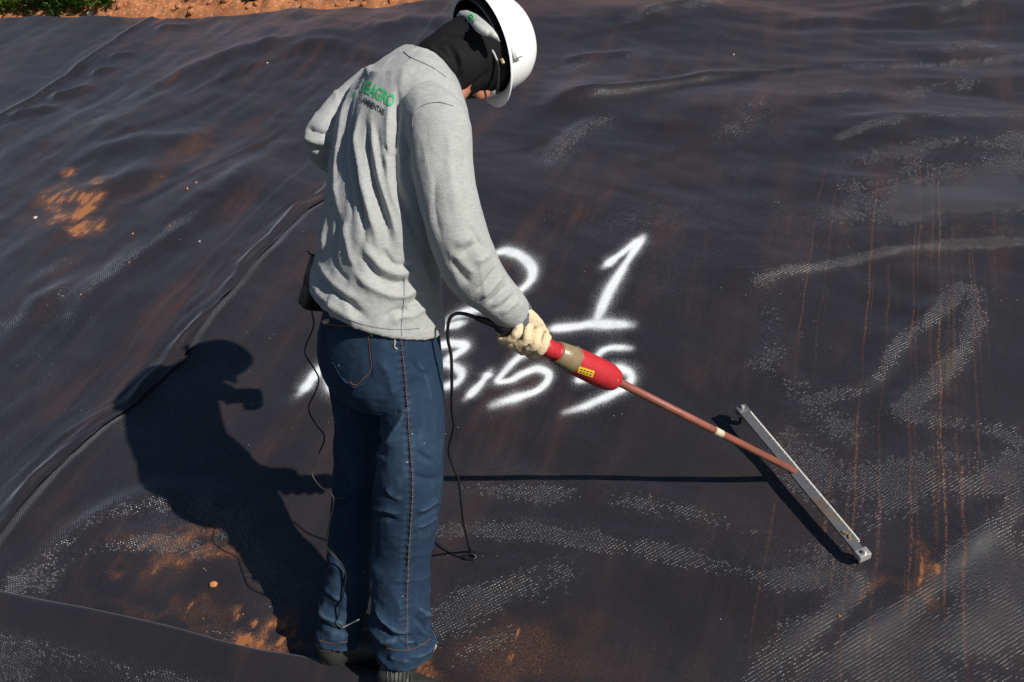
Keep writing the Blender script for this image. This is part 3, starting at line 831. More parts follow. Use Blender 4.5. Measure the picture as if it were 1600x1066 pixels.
HIPS = [(596, 470, 1.885, .110, .155, 0), (592, 500, 1.885, .120, .165, 0), (590, 540, 1.89, .130, .172, 0), (592, 585, 1.895, .125, .165, 0), (596, 615, 1.90, .10, .14, 0)]
NECK = [(640, 140, 1.97, 40, 1), (668, 116, 1.985, 36, 1), (698, 102, 2.0, 34, 1), (726, 92, 2.03, 36, 1)]
# head axes: a = towards the crown, f = towards the face, r = the worker's right
fC = unit(RT * .40 - UPV * .90 + FW * .06)
aC = RT * .74 + UPV * .36 + FW * .45; aC = unit(aC - fC * (aC @ fC))
rC = np.cross(fC, aC)
if rC @ FW > 0: rC = -rC
HEADC = P(748, 82, 2.04)
HS = .90
head_parts = [ellipsoid(HEADC, (fC, rC, aC), (.098 * HS, .077 * HS, .112 * HS)),
              ellipsoid(HEADC + fC * .036 - aC * .066, (fC, rC, aC), (.052 * HS, .050 * HS, .050 * HS)),
              ellipsoid(HEADC + fC * .078 - aC * .092, (fC, rC, aC), (.020 * HS, .026 * HS, .020 * HS)),
              ellipsoid(HEADC + fC * .090 - aC * .034, (fC, rC, aC), (.018 * HS, .014 * HS, .024 * HS)),
              ellipsoid(HEADC + fC * .074 - aC * .066, (fC, rC, aC), (.012 * HS, .026 * HS, .012 * HS)),
              ellipsoid(HEADC + rC * .066 - aC * .02, (fC, rC, aC), (.018 * HS, .008 * HS, .030 * HS)),
              ellipsoid(HEADC - rC * .066 - aC * .02, (fC, rC, aC), (.018 * HS, .008 * HS, .030 * HS))]
hand_l = P(660, 332, 2.13)
body_v, body_f = fuse(head_parts + [pxtube(NECK), loft(smooth_rings(TORSO, 3, .86)), loft(smooth_rings(HIPS, 3, .86)), pxtube(ARM_R, grow=.72), pxtube(ARM_L, grow=.45), pxtube(LEG_R, grow=.78), pxtube(LEG_L, grow=.78),
                       pxtube([(795, 485, 1.80, 17, 1), (808, 503, 1.815, 17, 1), (815, 520, 1.82, 18, .8)], grow=.9)], .007, 5)
link('body', new_mesh('body', body_v, body_f, M_SKIN), worker)

# shirt ---------------------------------------------------------------------
sv, sf = fuse([loft(smooth_rings(TORSO)), pxtube(ARM_R, n=24), pxtube(ARM_L, n=24)], .0044, 8)
SHIRT_FOLDS = [
 # long folds hanging from the shoulder blade
 ([(556, 165), (549, 204), (551, 231), (559, 289), (566, 340), (572, 378)], 5, -13.5),
 ([(566, 170), (560, 210), (563, 250), (572, 300), (584, 350), (592, 392)], 6, 12.0),
 ([(572, 186), (576, 256), (586, 300), (603, 353), (612, 395)], 5, -12.0),
 ([(580, 180), (586, 230), (596, 290), (612, 340), (622, 380)], 5, 9.0),
 ([(588, 200), (592, 240), (600, 275)], 4, -7.5),
 ([(545, 150), (535, 200), (528, 260), (530, 320), (536, 345)], 6, 10.5),
 ([(552, 150), (541, 200), (538, 250), (546, 300), (552, 350)], 5, -9.0),
 ([(520, 310), (510, 360), (506, 395)], 5, 7.5), ([(528, 330), (524, 380), (522, 410)], 4, -9.0), ([(540, 345), (546, 390), (556, 420)], 5, 7.5),
 # side gusset between arm and body
 ([(619, 128), (617, 194), (615, 256), (623, 302), (643, 350), (660, 387)], 6, -14.4),
 ([(608, 150), (606, 210), (606, 262), (612, 300), (632, 350)], 6, 7.2),
 ([(626, 205), (636, 236), (630, 262)], 4, -6.0), ([(600, 225), (606, 242), (612, 250)], 3, -6.0),
 # bunching round the waist
 ([(560, 400), (572, 410), (590, 432), (620, 443), (648, 436)], 6, -9.6),
 ([(566, 380), (580, 398), (600, 420), (626, 428), (650, 420)], 6, 8.4),
 ([(596, 388), (614, 412), (636, 416), (648, 424)], 4, -7.2),
 ([(553, 420), (570, 440), (600, 458), (630, 462), (662, 446)], 6, 9.6),
 ([(600, 500), (608, 492), (620, 485), (643, 485)], 4, -7.2), ([(637, 480), (650, 468), (664, 462)], 4, -7.2),
 ([(612, 508), (624, 496), (646, 494)], 5, 6.0), ([(640, 500), (660, 484), (682, 478)], 5, 6.0),
 ([(492, 424), (508, 444), (530, 463), (552, 481), (576, 500)], 5, -10.8),
 ([(490, 446), (510, 470), (536, 489), (566, 506)], 6, 8.4), ([(498, 410), (515, 436), (540, 456), (570, 474)], 6, 7.2),
 ([(520, 400), (530, 425), (548, 442)], 5, -6.0), ([(655, 400), (668, 440), (676, 470)], 5, 7.2), ([(662, 395), (676, 430), (684, 450)], 4, -7.2),
 # sleeve
 ([(642, 190), (640, 225), (644, 262)], 4, -7.2), ([(654, 300), (664, 350), (678, 392)], 5, -6.0), ([(679, 270), (680, 330), (690, 372)], 6, -4.2), ([(700, 200), (703, 260), (712, 330)], 8, 4.2), ([(722, 230), (728, 300), (736, 345)], 5, -3.6),
 ([(721, 397), (734, 388), (746, 380)], 5, -7.2), ([(712, 384), (726, 376), (742, 366)], 5, 4.8), ([(734, 352), (744, 372), (756, 388)], 4, -4.8), ([(740, 410), (756, 404), (768, 396)], 5, 4.8),
 ([(700, 400), (716, 424), (736, 446)], 5, -4.8), ([(706, 392), (724, 412), (742, 430)], 5, 4.8),
 ([(744, 458), (762, 438), (776, 418)], 4, -7.2), ([(752, 466), (770, 448), (786, 430)], 4, 7.2), ([(761, 475), (780, 460), (794, 444)], 3.5, -7.2), ([(768, 480), (786, 466), (800, 452)], 3.5, 6.0), ([(773, 488), (792, 474), (808, 458)], 3, -6.0), ([(782, 492), (798, 480), (812, 468)], 3, 4.8),
 # left sleeve at the elbow
 ([(480, 201), (496, 207), (520, 212)], 4, -8.4), ([(476, 216), (492, 222), (512, 222)], 4, 7.2), ([(478, 226), (494, 232), (512, 236)], 3.5, -7.2), ([(530, 150), (524, 180), (516, 200)], 5, -4.8),
 # yoke
 ([(648, 176), (665, 163), (686, 162), (700, 168)], 3, -3.0), ([(560, 100), (580, 112), (600, 116)], 7, 4.8),
]
sv = folds(sv, sf, SHIRT_FOLDS)
nn = normals(sv, sf)
rid = 1 - np.abs(noise(sv[:, 0] * 20 + sv[:, 2] * 5, sv[:, 1] * 20, sv[:, 2] * 7, 64))
sv = sv + nn * (.0026 * fbm(sv[:, 0] * 16, sv[:, 1] * 16, sv[:, 2] * 7, 60, 3) + .0045 * (rid ** 4 - .3) * np.clip(noise(sv[:, 0] * 5, sv[:, 1] * 5, sv[:, 2] * 5, 66) + .35, 0, 1))[:, None]
shirt = link('shirt', new_mesh('shirt', sv, sf, M_SHIRT), worker)
T_SHIRT = bvh(sv, sf)

def trace(tree, line, rad, off=.0006, k=5, n=6, dash=None):
    "thin raised line lying on a surface, or a row of stitches"
    pts = []
    for x, y in catmull(line, k):
        p, nr = cast(tree, x, y)
        if p is not None: pts.append(p + nr * off)
    pts = np.array(pts)
    if dash is None: return sweep(pts, rad, n, 1, smooth=False)
    L = np.r_[0, np.cumsum(np.linalg.norm(np.diff(pts, axis=0), axis=1))]
    mb = MB(); s_ = 0.0
    at = lambda t: np.array([np.interp(t, L, pts[:, i]) for i in range(3)])
    while s_ < L[-1] - dash:
        mb.add(*sweep([at(s_), at(s_ + dash * .35), at(s_ + dash * .7)], rad, 5, 1, smooth=False)); s_ += dash
    return mb.v, mb.f
def piece(name, vf, mat, parent, smooth=True):
    return link(name, new_mesh(name, vf[0], vf[1], mat, smooth), parent)
piece('collar_seam', trace(T_SHIRT, [(631, 81), (640, 89), (655, 96), (676, 106), (697, 121)], .0011), M_SEAM, shirt)
piece('shoulder_seam', trace(T_SHIRT, [(645, 200), (646, 182), (652, 171), (665, 163), (686, 160), (708, 166)], .0009), M_SEAM, shirt)
piece('side_seam', trace(T_SHIRT, [(632, 432), (631, 470), (627, 510), (628, 524)], .0008), M_SEAM, shirt)
piece('hem_stitching', trace(T_SHIRT, [(500, 468), (525, 488), (555, 503), (590, 512), (625, 515), (655, 513)], .0008, .0005), M_SEAM, shirt)
cv_ = pxtube([(796, 482, 1.797, 29.5, .97), (806, 493, 1.803, 28.5, .97), (811, 498, 1.806, 26.5, .97), (812, 499, 1.807, 22, .97)], k=3)
piece('cuff', cv_, M_CUFF, shirt)

# print on the back: letters laid on the cloth
def letters(txt, x0, y0, x1, y1, hpx, mat, name, tree=None, parent=None, shear=0.0, bold=.0, up=None, off=.0011):
    cu = bpy.data.curves.new('txt', 'FONT'); cu.body = txt; cu.size = 1.0; cu.offset = bold; cu.shear = shear; cu.resolution_u = 3
    ob = bpy.data.objects.new('txt', cu); COL.objects.link(ob)
    me = bpy.data.meshes.new_from_object(ob.evaluated_get(bpy.context.evaluated_depsgraph_get()))
    bpy.data.objects.remove(ob)
    bm = bmesh.new(); bm.from_mesh(me); bmesh.ops.triangulate(bm, faces=bm.faces[:])
    bmesh.ops.subdivide_edges(bm, edges=[e for e in bm.edges if e.calc_length() > .18], cuts=2)
    xs = [v.co.x for v in bm.verts]; ys = [v.co.y for v in bm.verts]
    w, lo, hi = max(xs) - min(xs), 0, max(ys)
    d = np.array([x1 - x0, y1 - y0], float)
    upv = np.array([d[1], -d[0]]) / np.linalg.norm(d) if up is None else np.array(up, float)
    ok = True
    for v in bm.verts:
        q = np.array([x0, y0]) + d * ((v.co.x - min(xs)) / w) + upv * hpx * (v.co.y / hi)
        p, nr = cast(tree, *q)
        if p is None: ok = False; break
        v.co = Vector(p + nr * off)
    if ok:
        bm.to_mesh(me); me.materials.clear(); me.materials.append(mat)
        link(name, me, parent)
    bm.free()
letters('SEAGRO', 564, 141, 613, 168, 19, M_PGREEN, 'print_word', T_SHIRT, shirt, 0.0, .035, up=(.30, -.95))
letters('AMBIENTAIS', 566, 160, 600, 181, 9.5, M_PBLACK, 'print_word', T_SHIRT, shirt, 0.0, .02, up=(.25, -.97))
letters('CL', 561, 157, 566, 160, 9.5, M_PBLACK, 'print_word', T_SHIRT, shirt, 0.0, .02, up=(.25, -.97))
def decal(quad, tree, mat, name, parent, off=.001, n=6):
    a, b, c_, d = [np.array(q, float) for q in quad]
    v, f = [], []
    for i in range(n + 1):
        for j in range(n + 1):
            s_, t_ = i / n, j / n
            q = (a * (1 - s_) + b * s_) * (1 - t_) + (d * (1 - s_) + c_ * s_) * t_
            p, nr = cast(tree, *q)
            if p is None: return
            v.append(p + nr * off)
    for i in range(n):
        for j in range(n): f.append((i * (n + 1) + j, (i + 1) * (n + 1) + j, (i + 1) * (n + 1) + j + 1, i * (n + 1) + j + 1))
    piece(name, (v, f), mat, parent)
decal([(565, 118), (572, 116), (570, 121), (563, 123)], T_SHIRT, M_PGREY, 'print_bar', shirt)
decal([(562, 126), (568, 124), (566, 129), (560, 131)], T_SHIRT, M_PGREY, 'print_bar', shirt)
decal([(559, 134), (564, 132), (562, 137), (557, 139)], T_SHIRT, M_PGREY, 'print_bar', shirt)
decal([(552, 146), (556, 144), (555, 151), (551, 153)], T_SHIRT, M_PGREEN, 'print_leaf', shirt)

# jeans ---------------------------------------------------------------------
jv, jf = fuse([loft(smooth_rings(HIPS)), pxtube(LEG_R, n=24), pxtube(LEG_L, n=24)], .0046, 8)
JEAN_FOLDS = [
 ([(640, 620), (630, 650), (614, 680), (598, 704)], 8, 9.0), ([(578, 678), (590, 686), (606, 698)], 4, -9.0), ([(584, 700), (596, 715), (606, 722)], 4, 7.5),
 ([(647, 706), (660, 712), (678, 722)], 4, -6.0), ([(583, 806), (600, 808), (628, 816)], 4, -7.5), ([(583, 795), (604, 798), (630, 804)], 4, 6.0), ([(650, 812), (668, 804), (688, 791)], 4, -10.5), ([(650, 800), (670, 790), (690, 776)], 5, 7.5), ([(650, 824), (668, 818), (684, 806)], 4, 6.0),
 ([(600, 760), (615, 775), (632, 780)], 5, 6.0), ([(640, 740), (664, 748), (688, 746)], 5, -4.5),
 ([(583, 945), (600, 970), (622, 986), (646, 994)], 5, 10.5), ([(583, 962), (598, 984), (620, 1000), (640, 1004)], 4, -10.5), ([(590, 1000), (612, 996), (640, 996), (670, 1006)], 4, -11.0), ([(590, 1004), (610, 1000), (640, 1002), (672, 1008)], 4, 9.0),
 ([(646, 962), (660, 972), (674, 984)], 4, -9.0), ([(650, 946), (662, 956), (672, 962)], 4, 7.5), ([(606, 1024), (620, 1030), (640, 1032)], 4, 7.5), ([(650, 990), (662, 996), (674, 998)], 3.5, -7.5),
 ([(516, 786), (529, 788), (545, 790)], 4, -7.5), ([(514, 776), (530, 778), (545, 776)], 4, 6.0), ([(528, 745), (540, 752), (550, 764)], 4, -6.0),
 ([(500, 956), (518, 966), (542, 976)], 5, 10.5), ([(500, 942), (520, 950), (542, 958)], 4, -7.5), ([(499, 972), (518, 980), (545, 986)], 4, -9), ([(506, 920), (520, 930), (536, 940)], 4, 6.0),
 ([(520, 850), (528, 870), (530, 890)], 5, -4.5), ([(628, 530), (640, 640), (645, 760), (638, 880), (634, 985)], 3, 2.2), ([(622, 530), (633, 640), (639, 760), (631, 880), (627, 985)], 3, -1.6),
 ([(596, 560), (610, 590), (616, 620)], 8, 6.0), ([(650, 560), (668, 600), (676, 640)], 9, 5.2), ([(640, 560), (655, 580), (680, 585)], 4, -3.8),
]
jv = folds(jv, jf, JEAN_FOLDS)
nn = normals(jv, jf)
low = np.clip((.45 - jv[:, 2]) / .35, 0, 1)
rid = 1 - np.abs(noise(jv[:, 0] * 9, jv[:, 1] * 9, jv[:, 2] * 15 + jv[:, 0] * 6, 74))
jv = jv + nn * ((.0018 + .0045 * low) * fbm(jv[:, 0] * 14, jv[:, 1] * 14, jv[:, 2] * 22, 70, 3) + (.004 + .006 * low) * (rid ** 5 - .25) * np.clip(noise(jv[:, 0] * 6, jv[:, 1] * 6, jv[:, 2] * 5, 76) + .3 + low, 0, 1))[:, None]
OUTSEAM = [(626, 532), (634, 600), (640, 680), (645, 760), (641, 830), (637, 900), (636, 970), (638, 1000), (640, 1012)]
t0_ = bvh(jv, jf)
sl = np.array([p for p in (cast(t0_, x - 4, y)[0] for x, y in catmull(OUTSEAM, 5)) if p is not None])
sd_, sa_ = seg_dist(jv, sl)
pk_ = np.exp(-(sd_ / .011) ** 2)
jv = jv + normals(jv, jf) * (pk_ * (.0016 * np.sin(jv[:, 2] * 2 * math.pi / .017 + 3 * noise(jv[:, 2] * 9, 0, 0, 5)) - .0012 * np.exp(-(sd_ / .003) ** 2)))[:, None]
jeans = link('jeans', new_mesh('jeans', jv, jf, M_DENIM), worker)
T_JEANS = bvh(jv, jf)
OUTSEAM = [(626, 532), (634, 600), (640, 680), (645, 760), (641, 830), (637, 900), (635, 980), (637, 1010), (640, 1018)]
piece('outer_seam', trace(T_JEANS, OUTSEAM, .0010, .0016, dash=.007), M_STITCH, jeans)
def patch(poly_rows, tree, off):
    "rows of photo points laid on a surface, with thickness"
    rows = [catmull(np.array(r, float), 4) for r in poly_rows]
    m = min(len(r) for r in rows); v, f = [], []
    top, edge = [], []
    for r in rows:
        for q in r[:m]:
            p, nr = cast(tree, *q)
            if p is None: p, nr = top[-1] - edge[-1] * off, edge[-1]
            top.append(p + nr * off); edge.append(nr)
    n = len(rows)
    v = top + [t_ - e * (off + .003) for t_, e in zip(top, edge)]
    for i in range(n - 1):
        for j in range(m - 1): f.append((i * m + j, (i + 1) * m + j, (i + 1) * m + j + 1, i * m + j + 1))
    bor = [i * m for i in range(n)] + [(n - 1) * m + j for j in range(1, m)] + [i * m + m - 1 for i in range(n - 2, -1, -1)] + [j for j in range(m - 2, 0, -1)]
    K = len(top)
    for a, b in zip(bor, bor[1:] + bor[:1]): f.append((a, b, b + K, a + K))
    return v, f
pocket_rows = [[(503, 503), (530, 507), (556, 508), (577, 512)], [(506, 522), (532, 528), (558, 531), (579, 533)], [(512, 546), (536, 553), (560, 556), (581, 557)], [(520, 566), (541, 575), (563, 579), (583, 578)], [(530, 582), (546, 593), (562, 598), (583, 588)], [(538, 594), (547, 601), (556, 606), (570, 600)]]
pocket = piece('back_pocket', patch(pocket_rows, T_JEANS, .0030), M_DENIM, jeans)
T_P = bvh([np.array(v.co) for v in pocket.data.vertices], [tuple(p.vertices) for p in pocket.data.polygons])
piece('pocket_stitching', trace(T_P, [(574, 514), (577, 535), (579, 558), (580, 578), (568, 592), (556, 602), (546, 596)], .0009, .0010, dash=.0055), M_STITCH, pocket)
piece('pocket_hem', trace(T_P, [(504, 505), (530, 509), (556, 510), (574, 513)], .0016, .0006), M_STITCH, pocket)
def cuff_line(line): return trace(T_JEANS, line, .0009, .0012, dash=.006)
piece('cuff_stitching', cuff_line([(498, 1000), (513, 1004), (530, 1004), (546, 1001)]), M_STITCH, jeans)
piece('cuff_stitching', cuff_line([(604, 1012), (622, 1016), (640, 1015), (656, 1009), (673, 998)]), M_STITCH, jeans)
piece('thread_tag', trace(T_JEANS, [(578, 517), (580, 521), (581, 526)], .0028, .002), M_GREEN, jeans)
piece('loose_thread', trace(T_JEANS, [(616, 526), (617, 535), (616, 541), (620, 546)], .0012, .002), M_PALE, jeans)
lp = cast(T_JEANS, 513, 503)
if lp[0] is not None:
    piece('paper_in_pocket', ellipsoid(lp[0] + lp[1] * .001, (RT, FW, UPV), (.013, .006, .006), 12, 8), M_PALE, pocket)

# boots ---------------------------------------------------------------------
def boot(ax, ay, ad, floor, yaw, name_mat=M_BOOT):
    f_ = np.array([math.cos(yaw), math.sin(yaw), 0]); l_ = np.array([-f_[1], f_[0], 0])
    ank = P(ax, ay, ad)
    # sole follows the slope
    up = N; f_ = unit(f_ - up * (f_ @ up)); l_ = np.cross(up, f_)
    hgt = float((ank - floor) @ up)
    base = floor
    def sec(a, wd, hh, back=0.0):
        return [base + f_ * a + l_ * wd * math.cos(x) * (1 if math.sin(x) > 0 else 1.0) + up * (hh * .5 + hh * .5 * math.sin(x)) + up * .012 for x in np.linspace(0, 2 * math.pi, 20, endpoint=False)]
    foot = loft([np.array(sec(a, w_, h_)) for a, w_, h_ in [(-.066, .018, .045), (-.058, .030, .065), (-.03, .036, .080), (.0, .039, .090), (.05, .042, .085), (.10, .046, .068), (.14, .047, .056), (.175, .042, .048), (.20, .028, .038), (.212, .012, .02)]])
    shaft_c = [(base - f_ * .02 + up * .05), (base - f_ * .022 + up * .10), ank + Zv * .02]
    shaft = sweep(shaft_c, [.042, .039, .039], 20, 3)
    v, f = fuse([foot, shaft], .005, 4)
    r = np.linalg.norm(v - base, axis=1)
    b = link('boot', new_mesh('boot', v, f, name_mat), worker)
    # sole
    out = []
    for a, w_ in [(-.072, .016), (-.064, .032), (-.04, .040), (0, .043), (.06, .045), (.11, .050), (.15, .050), (.185, .044), (.21, .028), (.220, .010)]: out.append((a, w_))
    bot = [base + f_ * a + l_ * w_ for a, w_ in out] + [base + f_ * a - l_ * w_ for a, w_ in out[::-1]]
    n = len(bot); vv = bot + [p + up * .022 for p in bot]
    ff = [tuple(range(n))[::-1], tuple(range(n, 2 * n))] + [(i, (i + 1) % n, n + (i + 1) % n, n + i) for i in range(n)]
    piece('sole', (vv, ff), M_SOLE, b, False)
    return b, v, f
yaw_f = FA - math.radians(8)
def floor_at(x, y):
    return on(x, y, .001)
b1, bv1, bf1 = boot(632, 1030, 1.815, floor_at(640, 1090), -.45)
b2, bv2, bf2 = boot(524, 1008, 1.90, floor_at(546, 1030), .16)
T_B = bvh(bv1, bf1)
for i in range(7):
    x = 606 + i * 6
    try: piece('elastic_rib', trace(T_B, [(x, 1044), (x - 1, 1056), (x - 2, 1072)], .0021, .0006), M_BLACK, b1)
    except Exception: pass
tb = P(676, 1014, 1.80)
piece('pull_tab', box(tb, (unit(RT * .5 + UPV * .85), unit(RT * .85 - UPV * .5), FW), (.013, .006, .002), .0015), M_TAB, b1)

# hood ----------------------------------------------------------------------
HOOD = [(674, 114, 1.985, 44, 1.0), (686, 107, 1.99, 49, 1.0), (703, 101, 2.00, 55, 1.0), (720, 95, 2.02, 60, 1.0), (737, 89, 2.035, 63, 1.0), (754, 80, 2.045, 64, 1.0), (772, 70, 2.05, 60, 1.0), (790, 60, 2.06, 50, 1.0), (806, 52, 2.07, 30, 1.0)]
roll = [P(x, y, d) for x, y, d in [(656, 82, 2.00), (664, 96, 1.945), (680, 116, 1.915), (698, 134, 1.925), (712, 146, 1.965), (716, 140, 2.03), (700, 112, 2.08), (676, 86, 2.07), (657, 78, 2.03)]]
roll2 = [P(x, y, d) for x, y, d in [(666, 76, 2.00), (676, 92, 1.935), (692, 112, 1.905), (710, 132, 1.92), (720, 146, 1.97)]]
hv, hf = fuse([pxtube(HOOD, n=28), sweep(roll, .013, 10, 4), sweep(roll2, [.008, .011, .012, .010, .006], 10, 4)], .0040, 4)
hv = folds(hv, hf, [
 ([(655, 80), (672, 96), (690, 118), (706, 140)], 4, 10.5), ([(660, 76), (680, 92), (700, 116), (716, 140)], 3.5, -9.0), ([(668, 72), (690, 88), (706, 108), (716, 126)], 4, 7.5), ([(676, 74), (692, 82), (704, 96)], 3, -6.0),
 ([(700, 70), (712, 92), (716, 112)], 4, -7.5), ([(712, 76), (722, 96), (722, 120)], 4, 6.0), ([(690, 62), (708, 58), (728, 60), (742, 66)], 3, -7.5), ([(694, 56), (712, 52), (732, 54), (748, 58)], 3, 4.5), ([(700, 50), (718, 47), (738, 48)], 2.5, -4.5), ([(690, 68), (710, 66), (734, 70)], 3, 4.5),
 ([(706, 104), (712, 116), (708, 130)], 4, -7.5), ([(724, 146), (740, 132), (758, 116), (768, 104)], 3, -4.5), ([(730, 150), (748, 138), (766, 120)], 3, 4.5)])
hood = link('hood', new_mesh('hood', hv, hf, M_HOOD), worker)
hood['label'] = 'black cloth hood wrapped round head and neck'

# hard hat ------------------------------------------------------------------
HC = P(757, 69, 2.045)
def hp(f_, r_, a_): return HC + fC * f_ + rC * r_ + aC * a_
def dome(rx, ry, h, n=44, m=16, inner=False):
    rings = []
    for i in range(m):
        t_ = i / (m - 1) * math.pi / 2 * .985
        cr, sr = math.cos(t_) ** .62, math.sin(t_)
        row = []
        for x in np.linspace(0, 2 * math.pi, n, endpoint=False):
            ridge = 0 if inner else .004 * math.exp(-(math.sin(x) / .16) ** 2) * min(1, sr * 1.5)
            row.append(hp(cr * rx * math.cos(x), cr * ry * math.sin(x), h * sr + ridge))
        rings.append(np.array(row))
    return rings
def brim_ring(k, dz):
    row = []
    for x in np.linspace(0, 2 * math.pi, 44, endpoint=False):
        pk = max(0, math.cos(x)) ** 3
        e = .012 + .017 * pk
        row.append(hp((.114 + k * e) * math.cos(x), (.092 + k * (.010 + .006 * pk)) * math.sin(x), dz - .010 * k * (1 + .6 * pk) + .0))
    return np.array(row)
inn = dome(.110, .088, .104, inner=True)
rings = inn[::-1] + [brim_ring(0, -.003), brim_ring(.9, -.0045), brim_ring(1, -.0025), brim_ring(.95, .0005), brim_ring(.25, .0015)] + dome(.114, .092, .112)
shell_v, shell_f = loft(rings, cap=True)
helmet = link('hard_hat', new_mesh('hard_hat', shell_v, shell_f, M_HELMET), worker)
lin_v, lin_f = loft(dome(.1085, .0865, .102, inner=True), cap=False)
lining = piece('lining', (lin_v, lin_f), M_HELMETIN, helmet)
for s_ in (1, -1):
    lug = box(hp(.060, s_ * .0830, .012), (fC, rC * s_, aC), (.014, .006, .010), .003)
    piece('side_lug', lug, M_HELMET, helmet)
# suspension band with ratchet at the nape
def band(x, off, a0): return hp((.101 + off) * math.cos(x), (.080 + off) * math.sin(x), a0)
def strap_mesh(x0, x1, a0, wd, th, n=20, sag=0.0):
    rings = []
    for x in np.linspace(x0, x1, n):
        o_, i_ = th, 0.0
        sg = sag * math.sin((x - x0) / (x1 - x0) * math.pi)
        rings.append(np.array([band(x, i_, a0 - wd - sg), band(x, o_, a0 - wd - sg), band(x, o_, a0 + wd - sg), band(x, i_, a0 + wd - sg)]))
    return loft(rings)
piece('headband', strap_mesh(math.radians(20), math.radians(340), -.012, .009, .003, 60), M_HELMETIN, helmet)
def quadstrip(pts_top, pts_bot, th):
    rings = []
    for a, b in zip(pts_top, pts_bot):
        nrm = unit(CAM - a)
        rings.append(np.array([b, a, a + nrm * th, b + nrm * th]))
    return loft(rings)
DR = 1.985
rt_top = [P(x, y, d - .040) for x, y, d in [(719, 17, 2.075), (730, 16, 2.05), (744, 22, 2.02), (758, 33, 1.99), (770, 44, 1.975), (777, 54, 1.97), (782, 66, 1.968)]]
rt_bot = [P(x, y, d - .040) for x, y, d in [(713, 24, 2.075), (720, 31, 2.05), (734, 36, 2.02), (742, 46, 1.99), (757, 56, 1.975), (768, 58, 1.97), (776, 63, 1.968)]]
ratchet = piece('ratchet_band', quadstrip(rt_top, rt_bot, .006), M_GREYPL, helmet)
piece('button', ellipsoid(P(737, 28, 1.980), (unit(RT + UPV * .3), unit(UPV - RT * .3), FW), (.0075, .0095, .006), 14, 8), M_GREEN, ratchet)
piece('knob', sweep([P(742, 37, 1.946), P(752, 46, 1.930), P(764, 53, 1.921)], [.008, .010, .007], 10, 4), M_GREYPL, ratchet)
piece('strap_clip', box(P(785, 96, 1.965), (unit(RT * .4 - UPV * .9), unit(RT * .9 + UPV * .4), FW), (.006, .0035, .003), .001), M_BRASS, helmet)
# safety glasses
gl = sweep([P(767, 77, 1.963), P(773, 86, 1.957), P(778, 100, 1.955), P(779, 116, 1.958), P(778, 132, 1.965), P(776, 146, 1.98)], [.0020, .0022, .0025, .0032, .0035, .0030], 8, 5)
glasses = piece('safety_glasses', gl, M_FRAME, worker)
t = NT('clear lens'); t.set(Base_Color=(.75, .78, .8), Roughness=.08, Alpha=.35); M_LENS = t.m
piece('temple_tip', sweep([P(766, 75, 1.962), P(771, 82, 1.957), P(777, 95, 1.953)], [.0022, .0024, .0022], 8, 4), M_GREYPL, glasses)
piece('lens', quadstrip([P(x, y, d) for x, y, d in [(777, 140, 1.985), (768, 143, 2.0), (757, 148, 2.02)]], [P(x, y, d) for x, y, d in [(776, 149, 1.985), (768, 151, 2.0), (758, 152, 2.02)]], .0015), M_LENS, glasses)

# ------------------------------------------------------------------ red spark-test wand
Bp = G(1238, 734, .064)
Rp = P(965, 596, 1.965)
Hp = P(851, 541, 1.845)
Wp = P(780, 507, 1.775)
wand = thing('spark_tester_wand', 'red handled test wand on a thin rod with a long steel bar at its foot', 'test wand', G(1240, 740))
L_ = np.linalg.norm(Rp - Hp)
piece('handle', lathe(Hp, Rp, [(-.04, .019), (0, .0205), (.02, .0215), (.12, .0215), (.135, .018), (.15, .018), (.16, .0255), (.30, .029), (.36, .0325), (.70, .0345), (.86, .0335), (.94, .028), (.985, .019), (1.0, .010)], 36), M_RED, wand)
hm_v, hm_f = lathe(Hp, Rp, [(.155, .0245), (.16, .0262), (.30, .0298), (.365, .0333), (.37, .0315)], 36)
piece('tape_wrap', (hm_v, hm_f), M_TAPE, wand)
HV, HF = lathe(Hp, Rp, [(0, .0205), (.12, .0215), (.16, .0255), (.30, .029), (.36, .0325), (.70, .0345), (.86, .0335), (.94, .028), (1.0, .01)], 60)
T_H = bvh(HV, HF)
lab = bpy.data.objects.new('x', None)
def lpiece(quad, name, mat, parent, off):
    n0 = len(COL.objects)
    decal(quad, T_H, mat, name, parent, off, 5)
    return COL.objects[-1] if len(COL.objects) > n0 else None
yl = lpiece([(905, 572), (929, 580), (926, 590), (902, 582)], 'warning_label', M_YEL, wand, .0007)
lpiece([(922, 551), (928, 551), (933, 560), (926, 561)], 'warning_label', M_YEL, wand, .0007)
for i in range(3):
    y0 = 576 + i * 3.6
    for j in range(4 - (i == 2)):
        x0 = 907 + j * 5 - i * 1.2
        lpiece([(x0, y0 + j * 1.55), (x0 + 3.4, y0 + j * 1.55 + 1.05), (x0 + 3.1, y0 + j * 1.55 + 2.4), (x0 - .3, y0 + j * 1.55 + 1.4)], 'label_print', M_INK, yl, .0012)
piece('grip', lathe(Wp, Hp, [(-.04, .008), (0, .0165), (.1, .018), (.9, .018), (1, .019)], 24), M_BLACK, wand)
rd = unit(Bp - Rp)
rod = piece('rod', sweep([Rp - rd * .02, Bp + rd * .012], .0102, 16, 1, smooth=False), M_ROD, wand)
q = Rp + (Bp - Rp) * .535
piece('paper_label', lathe(q - rd * .016, q + rd * .016, [(0, .0100), (0, .0107), (1, .0107), (1, .0100)], 16), M_PALE, rod)
